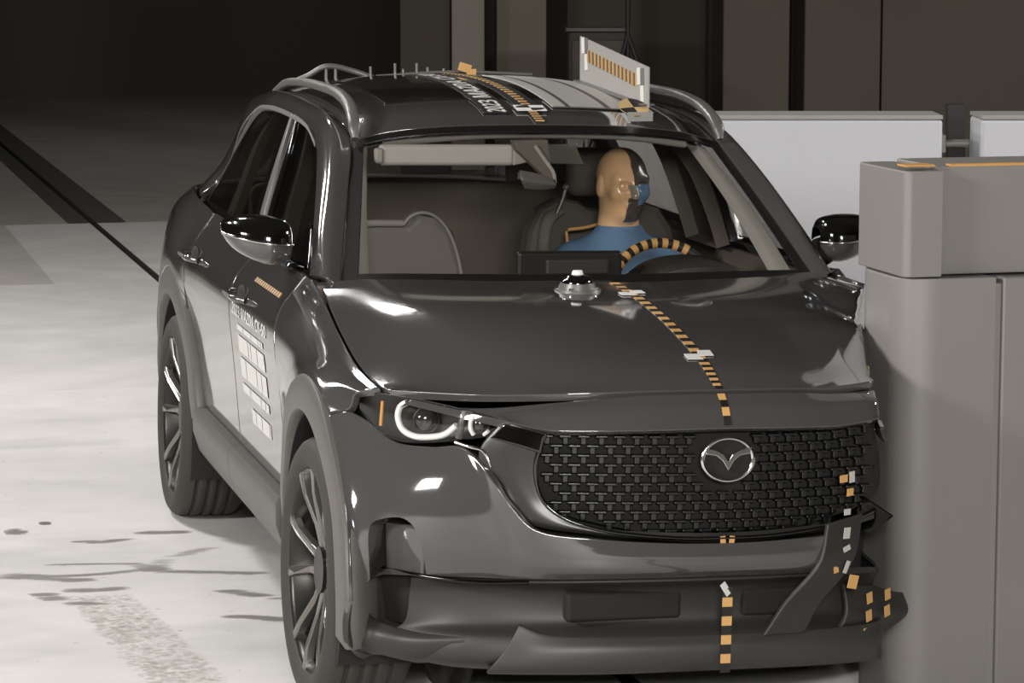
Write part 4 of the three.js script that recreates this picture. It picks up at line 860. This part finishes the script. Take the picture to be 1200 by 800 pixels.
{ // rack with cables on the roof's rear
  const r = thing('roof_rack_hoop', 'low metal tube hoop with short pins on the rear of the roof', 'rack');
  mesh('hoop', tube([[-0.52, 1.602, -2.66], [-0.455, 1.630, -2.64], [-0.40, 1.662, -2.62], [-0.36, 1.664, -2.62], [-0.285, 1.645, -2.62], [-0.22, 1.622, -2.60]], 0.010, 40), M.satin, r);
  for (const [x, h] of [[-0.39, 0.05], [-0.355, 0.05]]) mesh('post', cyl(0.006, 0.006, h, x, 1.632, -2.62, 10), M.satin, r);
  mesh('rail', tube([[-0.23, 1.632, -2.5], [0.05, 1.645, -2.5], [0.35, 1.632, -2.5]], 0.006, 30), M.satin, r);
  for (const [x, h] of [[-0.25, 0.04], [-0.16, 0.05], [-0.13, 0.03], [-0.08, 0.05], [-0.04, 0.035], [0.02, 0.03]]) mesh('pin', cyl(0.005, 0.005, h, x, 1.628 + h / 2, -2.5, 10), M.satin, r);
  const y = thing('tape_flag', 'small bent yellow tape piece sticking up from the rear roof edge', 'tape', [0.06, 1.655, -2.35]);
  mesh('flap', [box(0.045, 0.03, 0.004, 0, 0.012, 0, 0).rotateZ(-0.3), box(0.035, 0.02, 0.004, 0.025, -0.003, 0.01, 0)], yMat, y);
}

// ---------------------------------------------------------------- crash-test dummy in the driver's seat
function field(res, min, max, f) {
  const mc = new MarchingCubes(res, new THREE.MeshBasicMaterial(), false, false, 400000);
  mc.isolation = 0;
  const hs = res / 2, sz = V(...max).sub(V(...min)).multiplyScalar(0.5), c = V(...max).add(V(...min)).multiplyScalar(0.5);
  for (let z = 0; z < res; z++) for (let y = 0; y < res; y++) for (let x = 0; x < res; x++) mc.field[x + y * res + z * res * res] = -f((x - hs) / hs * sz.x + c.x, (y - hs) / hs * sz.y + c.y, (z - hs) / hs * sz.z + c.z);
  mc.update();
  const n = mc.count, P = mc.positionArray.slice(0, n * 3);
  for (let i = 0; i < n; i++) { P[i * 3] = P[i * 3] * sz.x + c.x; P[i * 3 + 1] = P[i * 3 + 1] * sz.y + c.y; P[i * 3 + 2] = P[i * 3 + 2] * sz.z + c.z; }
  let g = new THREE.BufferGeometry(); g.setAttribute('position', new THREE.BufferAttribute(new Float32Array(P), 3));
  g = BGU.mergeVertices(g, 1e-5); g.computeVertexNormals();
  const nn = g.attributes.normal; // outward normals by the field's slope
  const ps = g.attributes.position, e = 1e-3; let dot = 0;
  for (let i = 0; i < ps.count; i += 37) { const x = ps.getX(i), y = ps.getY(i), z = ps.getZ(i); dot += nn.getX(i) * (f(x + e, y, z) - f(x - e, y, z)) + nn.getY(i) * (f(x, y + e, z) - f(x, y - e, z)) + nn.getZ(i) * (f(x, y, z + e) - f(x, y, z - e)); }
  if (dot < 0) { const ix = g.index.array; for (let i = 0; i < ix.length; i += 3) { const t = ix[i]; ix[i] = ix[i + 1]; ix[i + 1] = t; } g.computeVertexNormals(); }
  return g;
}
const smin = (a, b, k) => { const h = Math.max(k - Math.abs(a - b), 0) / k; return Math.min(a, b) - h * h * k * 0.25; };
const ell = (x, y, z, c, r) => { const a = Math.hypot((x - c[0]) / r[0], (y - c[1]) / r[1], (z - c[2]) / r[2]), b = Math.hypot((x - c[0]) / r[0] ** 2, (y - c[1]) / r[1] ** 2, (z - c[2]) / r[2] ** 2); return b < 1e-9 ? -Math.min(...r) : a * (a - 1) / b; };
const caps = (x, y, z, A, B, ra, rb) => { const bx = B[0] - A[0], by = B[1] - A[1], bz = B[2] - A[2], t = Math.min(1, Math.max(0, ((x - A[0]) * bx + (y - A[1]) * by + (z - A[2]) * bz) / (bx * bx + by * by + bz * bz))); return Math.hypot(x - A[0] - bx * t, y - A[1] - by * t, z - A[2] - bz * t) - lerp(ra, rb, t); };
{
  // head in its own frame: origin at the skull's middle, +z the face
  const headF = (x, y, z) => {
    const ax = Math.abs(x);
    let d = ell(x, y, z, [0, 0.022, -0.012], [0.081, 0.092, 0.100]);
    d = smin(d, ell(x, y, z, [0, -0.045, 0.022], [0.062, 0.072, 0.070]), 0.05);
    d = smin(d, ell(x, y, z, [0, -0.092, 0.048], [0.034, 0.026, 0.036]), 0.035);            // chin
    d = smin(d, caps(x, y, z, [-0.045, 0.020, 0.066], [0.045, 0.020, 0.066], 0.016, 0.016), 0.025);   // brow
    d = smin(d, caps(x, y, z, [0, 0.008, 0.088], [0, -0.028, 0.106], 0.009, 0.0145), 0.014);    // nose
    d = smin(d, ell(x, y, z, [0, -0.062, 0.082], [0.027, 0.008, 0.012]), 0.010);             // lips
    d = Math.max(d, -ell(x, y, z, [0, -0.0625, 0.097], [0.024, 0.0022, 0.008]));
    d = smin(d, ell(ax, y, z, [0.046, -0.028, 0.062], [0.020, 0.018, 0.018]), 0.03);          // cheek bones
    const eye = ell(ax, y, z, [0.031, 0.002, 0.090], [0.019, 0.012, 0.016]); d = -smin(-d, eye, 0.012);
    d = smin(d, ell(ax, y, z, [0.031, 0.000, 0.070], [0.014, 0.010, 0.012]), 0.004);          // closed eyeball
    d = smin(d, ell(ax, y, z, [0.080, -0.012, -0.005], [0.011, 0.033, 0.020]), 0.010);        // ears
    d = smin(d, caps(x, y, z, [0, -0.05, -0.012], [0, -0.20, -0.03], 0.064, 0.070), 0.04);   // neck
    return d;
  };
  const HP = V(0.405, 1.318, -1.50), yaw = 0.16;
  let head = field(112, [-0.12, -0.19, -0.14], [0.12, 0.13, 0.14], headF);
  // grease-paint zones of the dummy's head
  const tan = new THREE.Color(0xe4b88c), charcoal = new THREE.Color(0x4c4641), blue = new THREE.Color(0x5a7a9c), pale = new THREE.Color(0x8f8a84), shirtBlue = new THREE.Color(0x4a6f96);
  const colH = (x, y, z) => {
    const n = 0.008 * (nz(x * 60 + 50, y * 60 + 50) - 0.5);
    if (y > 0.006 && x > -0.006 + n) return charcoal;
    if (x > 0.018 + n && y > -0.062) return blue;
    if (z > 0.05 && x > -0.016 + n && x < 0.02 && y < 0.006 && y > -0.036) return pale;
    if (y < -0.038 && y > -0.125 && x > -0.022 + n && z > 0.02) return charcoal;
    return tan;
  };
  const paintHead = (g) => { const p = g.attributes.position, c = new Float32Array(p.count * 3); for (let i = 0; i < p.count; i++) { const k = colH(p.getX(i), p.getY(i), p.getZ(i)); c.set([k.r, k.g, k.b], i * 3); } g.setAttribute('color', new THREE.BufferAttribute(c, 3)); return g; };
  paintHead(head).rotateX(0.10).rotateY(yaw).translate(HP.x, HP.y, HP.z);
  // body joints (world)
  const SH = { l: [0.575, 1.035, -1.55], r: [0.245, 1.035, -1.55] }, EL = { l: [0.63, 0.93, -1.33], r: [0.19, 0.93, -1.33] }, WR = { l: [0.545, 1.00, -1.075], r: [0.235, 1.00, -1.075] };
  const HIP = [[0.31, 0.74, -1.55], [0.50, 0.74, -1.55]], KN = [[0.29, 0.80, -1.10], [0.53, 0.80, -1.10]], AN = [[0.30, 0.46, -0.80], [0.52, 0.46, -0.80]];
  const torso = (x, y, z, o = 0) => {
    let d = ell(x, y, z, [0.41, 0.96, -1.58], [0.175 + o, 0.18 + o, 0.125 + o]);
    d = smin(d, ell(x, y, z, [0.41, 0.80, -1.56], [0.165 + o, 0.16 + o, 0.125 + o]), 0.1);
    d = smin(d, caps(x, y, z, [0.26, 1.045, -1.56], [0.56, 1.045, -1.56], 0.062 + o, 0.062 + o), 0.07);
    d = smin(d, caps(x, y, z, [0.41, 1.03, -1.555], [0.405, 1.17, -1.53], 0.085 + o, 0.066 + o), 0.05);
    for (const s of ['l', 'r']) d = smin(d, caps(x, y, z, SH[s], [lerp(SH[s][0], EL[s][0], 0.75), lerp(SH[s][1], EL[s][1], 0.75), lerp(SH[s][2], EL[s][2], 0.75)], 0.056 + o, 0.048 + o), 0.04);
    return d;
  };
  const body = field(88, [0.10, 0.38, -1.78], [0.74, 1.24, -0.74], (x, y, z) => {
    let d = torso(x, y, z);
    for (const s of ['l', 'r']) { d = smin(d, caps(x, y, z, SH[s], EL[s], 0.052, 0.042), 0.04); d = smin(d, caps(x, y, z, EL[s], WR[s], 0.042, 0.029), 0.03); }
    HIP.forEach((h, i) => { d = smin(d, caps(x, y, z, h, KN[i], 0.085, 0.060), 0.06); d = smin(d, caps(x, y, z, KN[i], AN[i], 0.056, 0.040), 0.04); d = smin(d, caps(x, y, z, AN[i], [AN[i][0], 0.43, AN[i][2] + 0.05], 0.042, 0.034), 0.03); });
    return d;
  });
  const flat = (g, k) => { const p = g.attributes.position.count, c = new Float32Array(p * 3); for (let i = 0; i < p; i++) c.set([k.r, k.g, k.b], i * 3); g.setAttribute('color', new THREE.BufferAttribute(c, 3)); return g; };
  flat(body, tan);
  const hands = ['l', 'r'].map((s) => {
    const w = WR[s], sg = s === 'l' ? 1 : -1;       // the rim passes under the fingers
    const F = [];
    for (let i = 0; i < 4; i++) { const a = [w[0] - sg * 0.012 + sg * (i - 1.5) * 0.004, w[1] + 0.052 - i * 0.020, w[2] + 0.075], len = [0.9, 1, 0.95, 0.75][i]; F.push([a, [a[0] - sg * 0.012, a[1] + 0.004, a[2] + 0.032 * len], 0.0095], [[a[0] - sg * 0.012, a[1] + 0.004, a[2] + 0.032 * len], [a[0] - sg * 0.034, a[1] + 0.002, a[2] + 0.026 * len], 0.009], [[a[0] - sg * 0.034, a[1] + 0.002, a[2] + 0.026 * len], [a[0] - sg * 0.042, a[1], a[2] + 0.006], 0.008]); }
    const tb = [w[0] - sg * 0.022, w[1] + 0.03, w[2] + 0.035];
    F.push([tb, [tb[0] - sg * 0.022, tb[1] + 0.022, tb[2] + 0.018], 0.011], [[tb[0] - sg * 0.022, tb[1] + 0.022, tb[2] + 0.018], [tb[0] - sg * 0.028, tb[1] + 0.036, tb[2] + 0.034], 0.0095]);
    return flat(field(64, [w[0] - 0.085, w[1] - 0.06, w[2] - 0.035], [w[0] + 0.085, w[1] + 0.11, w[2] + 0.135], (x, y, z) => {
      let d = smin(caps(x, y, z, w, [w[0], w[1] + 0.02, w[2] + 0.06], 0.027, 0.024), caps(x, y, z, [w[0], w[1] - 0.005, w[2] + 0.06], [w[0], w[1] + 0.05, w[2] + 0.065], 0.017, 0.016), 0.03);
      for (const [a, b, r] of F) d = smin(d, caps(x, y, z, a, b, r, r * 0.92), 0.006);
      return d;
    }), tan);
  });
  const strip = (g) => { const h = g.toNonIndexed(); for (const k of Object.keys(h.attributes)) if (!['position', 'normal', 'color'].includes(k)) h.deleteAttribute(k); return h; };
  const dm = mesh('crash_test_dummy', BGU.mergeGeometries([head, body, ...hands].map(strip)), phy(0xffffff, 0.34, { vertexColors: true, clearcoat: 0.8, clearcoatRoughness: 0.18 }));
  tag(dm, 'tan crash-test dummy with painted head sitting behind the steering wheel', 'dummy');
  const shirt = field(80, [0.10, 0.62, -1.80], [0.74, 1.215, -1.26], (x, y, z) => Math.max(torso(x, y, z, 0.008), y - 1.172, 0.70 - y));
  mesh('shirt', shirt, std(0x587696, 0.85), dm);
}

// ---------------------------------------------------------------- barrier beside the car
{
  const b = thing('crash_barrier', 'grey steel impact barrier with rounded edge and yellow tape along its top', 'barrier', [0.60, 0, 0.38]);
  const bm = std(0x7d7975, 0.5), H = 1.516;
  const plan = (w, d, r1, r2) => { const s = new THREE.Shape(); s.moveTo(w, 0); s.lineTo(r2, 0); s.quadraticCurveTo(0, 0, 0, -r2); s.lineTo(0, -(d - r1)); s.quadraticCurveTo(0, -d, r1, -d); s.lineTo(w, -d); return s; };
  const ext = (s, h, y) => new THREE.ExtrudeGeometry(s, { depth: h, bevelEnabled: true, bevelSize: 0.004, bevelThickness: 0.004, bevelSegments: 2, curveSegments: 20 }).rotateX(-Math.PI / 2).translate(0, y, 0);
  // plan x right, plan y -> world -z after the turn: y 0 is the near face
  const HL = 1.216;
  mesh('edge_post', [ext(plan(0.10, 0.35, 0.02, 0.015), H - HL - 0.02, HL + 0.006).translate(0, 0, -0.175)], bm, b);
  mesh('curved_plate', ext(plan(0.262, 0.36, 0.10, 0.11), HL - 0.01, 0.004).translate(-0.004, 0, -0.18), bm, b);
  mesh('upper_plate', box(1.2, 0.296, 0.30, 0.103 + 0.6, HL + 0.151, -0.012, 0.005), bm, b);
  mesh('front_plate', box(0.96, HL - 0.01, 0.36, 0.285 + 0.48, HL / 2 + 0.001, 0, 0.008), bm, b);
  mesh('seam_plate', box(0.06, 1.19, 0.33, 0.275, 0.6, 0, 0.004), std(0x837f7a, 0.5), b);
  mesh('edge_tape', box(1.16, 0.008, 0.03, 0.12 + 0.6, 1.5155, 0.122, 0.001), std(0xc08f52, 0.6), b);
  mesh('edge_tape', box(0.085, 0.006, 0.06, 0.045, 1.5185, 0.13, 0.001), std(0xc08f52, 0.6), b);
}
// ---------------------------------------------------------------- white blocks and equipment behind
const blockMat = std(0xb4b4b7, 0.55);
function block(label, x, z, w, h, d, turn) {
  const t = thing('concrete_block', label, 'block', [x, 0, z], turn);
  mesh('body', box(w, h - 0.02, d, 0, (h - 0.02) / 2, 0, 0.02), blockMat, t);
  mesh('top_plate', box(w, 0.02, d, 0, h - 0.01, 0, 0.004), std(0x8f8c87, 0.6), t);
  return t;
}
const cf = (px, D) => { const a = 14.1 * Math.PI / 180, c = (px - 600) / 3484 * D; return [-2.37 + Math.sin(a) * D + Math.cos(a) * c, 8.03 - Math.cos(a) * D + Math.sin(a) * c]; };
const YAW = -14.1 * Math.PI / 180;
{
  let [x, z] = cf(900, 14.4); block('long white impact block standing behind the car and barrier', x, z, 1.64, 1.285, 0.36, YAW);
  [x, z] = cf(1300, 14.4); block('white block half hidden behind the barrier at the picture edge', x, z, 1.30, 1.285, 0.36, YAW);
  [x, z] = cf(1119, 14.75);
  const p = thing('steel_post', 'dark square steel post in the gap between the white blocks', 'post', [x, 0, z], YAW);
  mesh('column', box(0.09, 1.31, 0.09, 0, 0.655, 0, 0.006), std(0x23201d, 0.6), p); mesh('base_plate', box(0.12, 0.02, 0.2, 0, 0.01, 0, 0.004), M.plastic, p);
  mesh('strut', cyl(0.02, 0.02, 0.18, 0, 0, 0, 16).rotateZ(Math.PI / 2).translate(0, 1.12, 0.08), std(0x9a968f, 0.5, 0.3), p); mesh('strut_flange', box(0.03, 0.09, 0.09, -0.075, 1.12, 0.08, 0.006), std(0x9a968f, 0.5, 0.3), p);
}
// far wall panels, columns and black boards standing in for dark gaps
const panelMat = std(0x5a5248, 0.8), colMat = std(0x7d776d, 0.75), gapMat = std(0x1a1714, 0.85);  // gapMat: shade of the wall gaps, put in as near-black colour
function wallPanel(label, p0, p1, D, mat, name = 'wall_panel', cat = 'panel', d = 0.12) {
  const [x, z] = cf((p0 + p1) / 2, D), w = (p1 - p0) / 3484 * D;
  const t = thing(name, label, cat, [x, 0, z], YAW);
  mesh('board', box(w, 4, d, 0, 2, 0, 0.01), mat, t);
  mesh('foot_rail', box(w, 0.12, d + 0.02, 0, 0.06, 0, 0.008), M.plastic, t);
  return t;
}
wallPanel('dark brown wall panel between two black gaps above the white block', 846, 923, 26, panelMat);
wallPanel('wide dark brown wall panel right of the second black gap', 941, 1029, 26, panelMat);
wallPanel('plain dark brown wall panel above the barrier', 1031, 1240, 26.02, panelMat);
wallPanel('black upright strip standing in for the dark wall gap behind the right roof rail', 828, 845, 26.3, gapMat, 'wall_column_or_gap', 'column', 0.3);  // a dark gap in the wall, coloured black on a board
wallPanel('black strip standing in for the dark gap between the two brown wall panels', 924, 940, 26.3, gapMat, 'wall_column_or_gap', 'column', 0.3);  // shade between the panels, done as a black board
wallPanel('brown plain wall panel far behind the sunroof', 470, 528, 27, panelMat);
wallPanel('pale grey wall column behind the roof label', 530, 568, 26, colMat, 'wall_column_or_gap', 'column', 0.3);
wallPanel('black narrow strip standing in for the dark gap beside the pale grey column', 569, 580, 26.3, gapMat, 'wall_column_or_gap', 'column', 0.3);  // narrow shaded gap, painted black as a thin board
wallPanel('grey brown wall door left of the lighting stand', 582, 640, 26.2, std(0x6a6358, 0.8));
wallPanel('dim brown wall panel behind the lighting stand', 664, 826, 27.5, std(0x4b443b, 0.85));
{
  const [x, z] = cf(735, 24);
  const s = thing('lighting_stand', 'black tripod stand far behind the roof marker board', 'stand', [x, 0, z], YAW);
  mesh('pole', tube([[0, 0.5, 0], [0, 2.6, 0]], 0.02), M.black, s);
  for (const a of [0.3, 2.4, 4.5]) mesh('leg', tube([[0, 1.35, 0], [0.5 * Math.cos(a), 0.02, 0.5 * Math.sin(a)]], 0.018), M.black, s);
  mesh('head', box(0.4, 0.25, 0.25, 0, 2.6, 0, 0.03), M.black, s);
  const [x2, z2] = cf(700, 25);
  const k = thing('equipment_cabinet', 'dark equipment cabinet far behind the roof beside the stand', 'cabinet', [x2, 0, z2], YAW);
  mesh('case', box(0.5, 1.35, 0.4, 0, 0.675, 0, 0.02), std(0x35302a, 0.7), k); mesh('door', box(0.44, 1.2, 0.02, 0, 0.68, 0.21, 0.01), std(0x453f37, 0.7), k); mesh('shelf_top', box(0.54, 0.03, 0.44, 0, 1.365, 0, 0.006), std(0x555049, 0.6), k);
}

renderer.render(scene, camera);
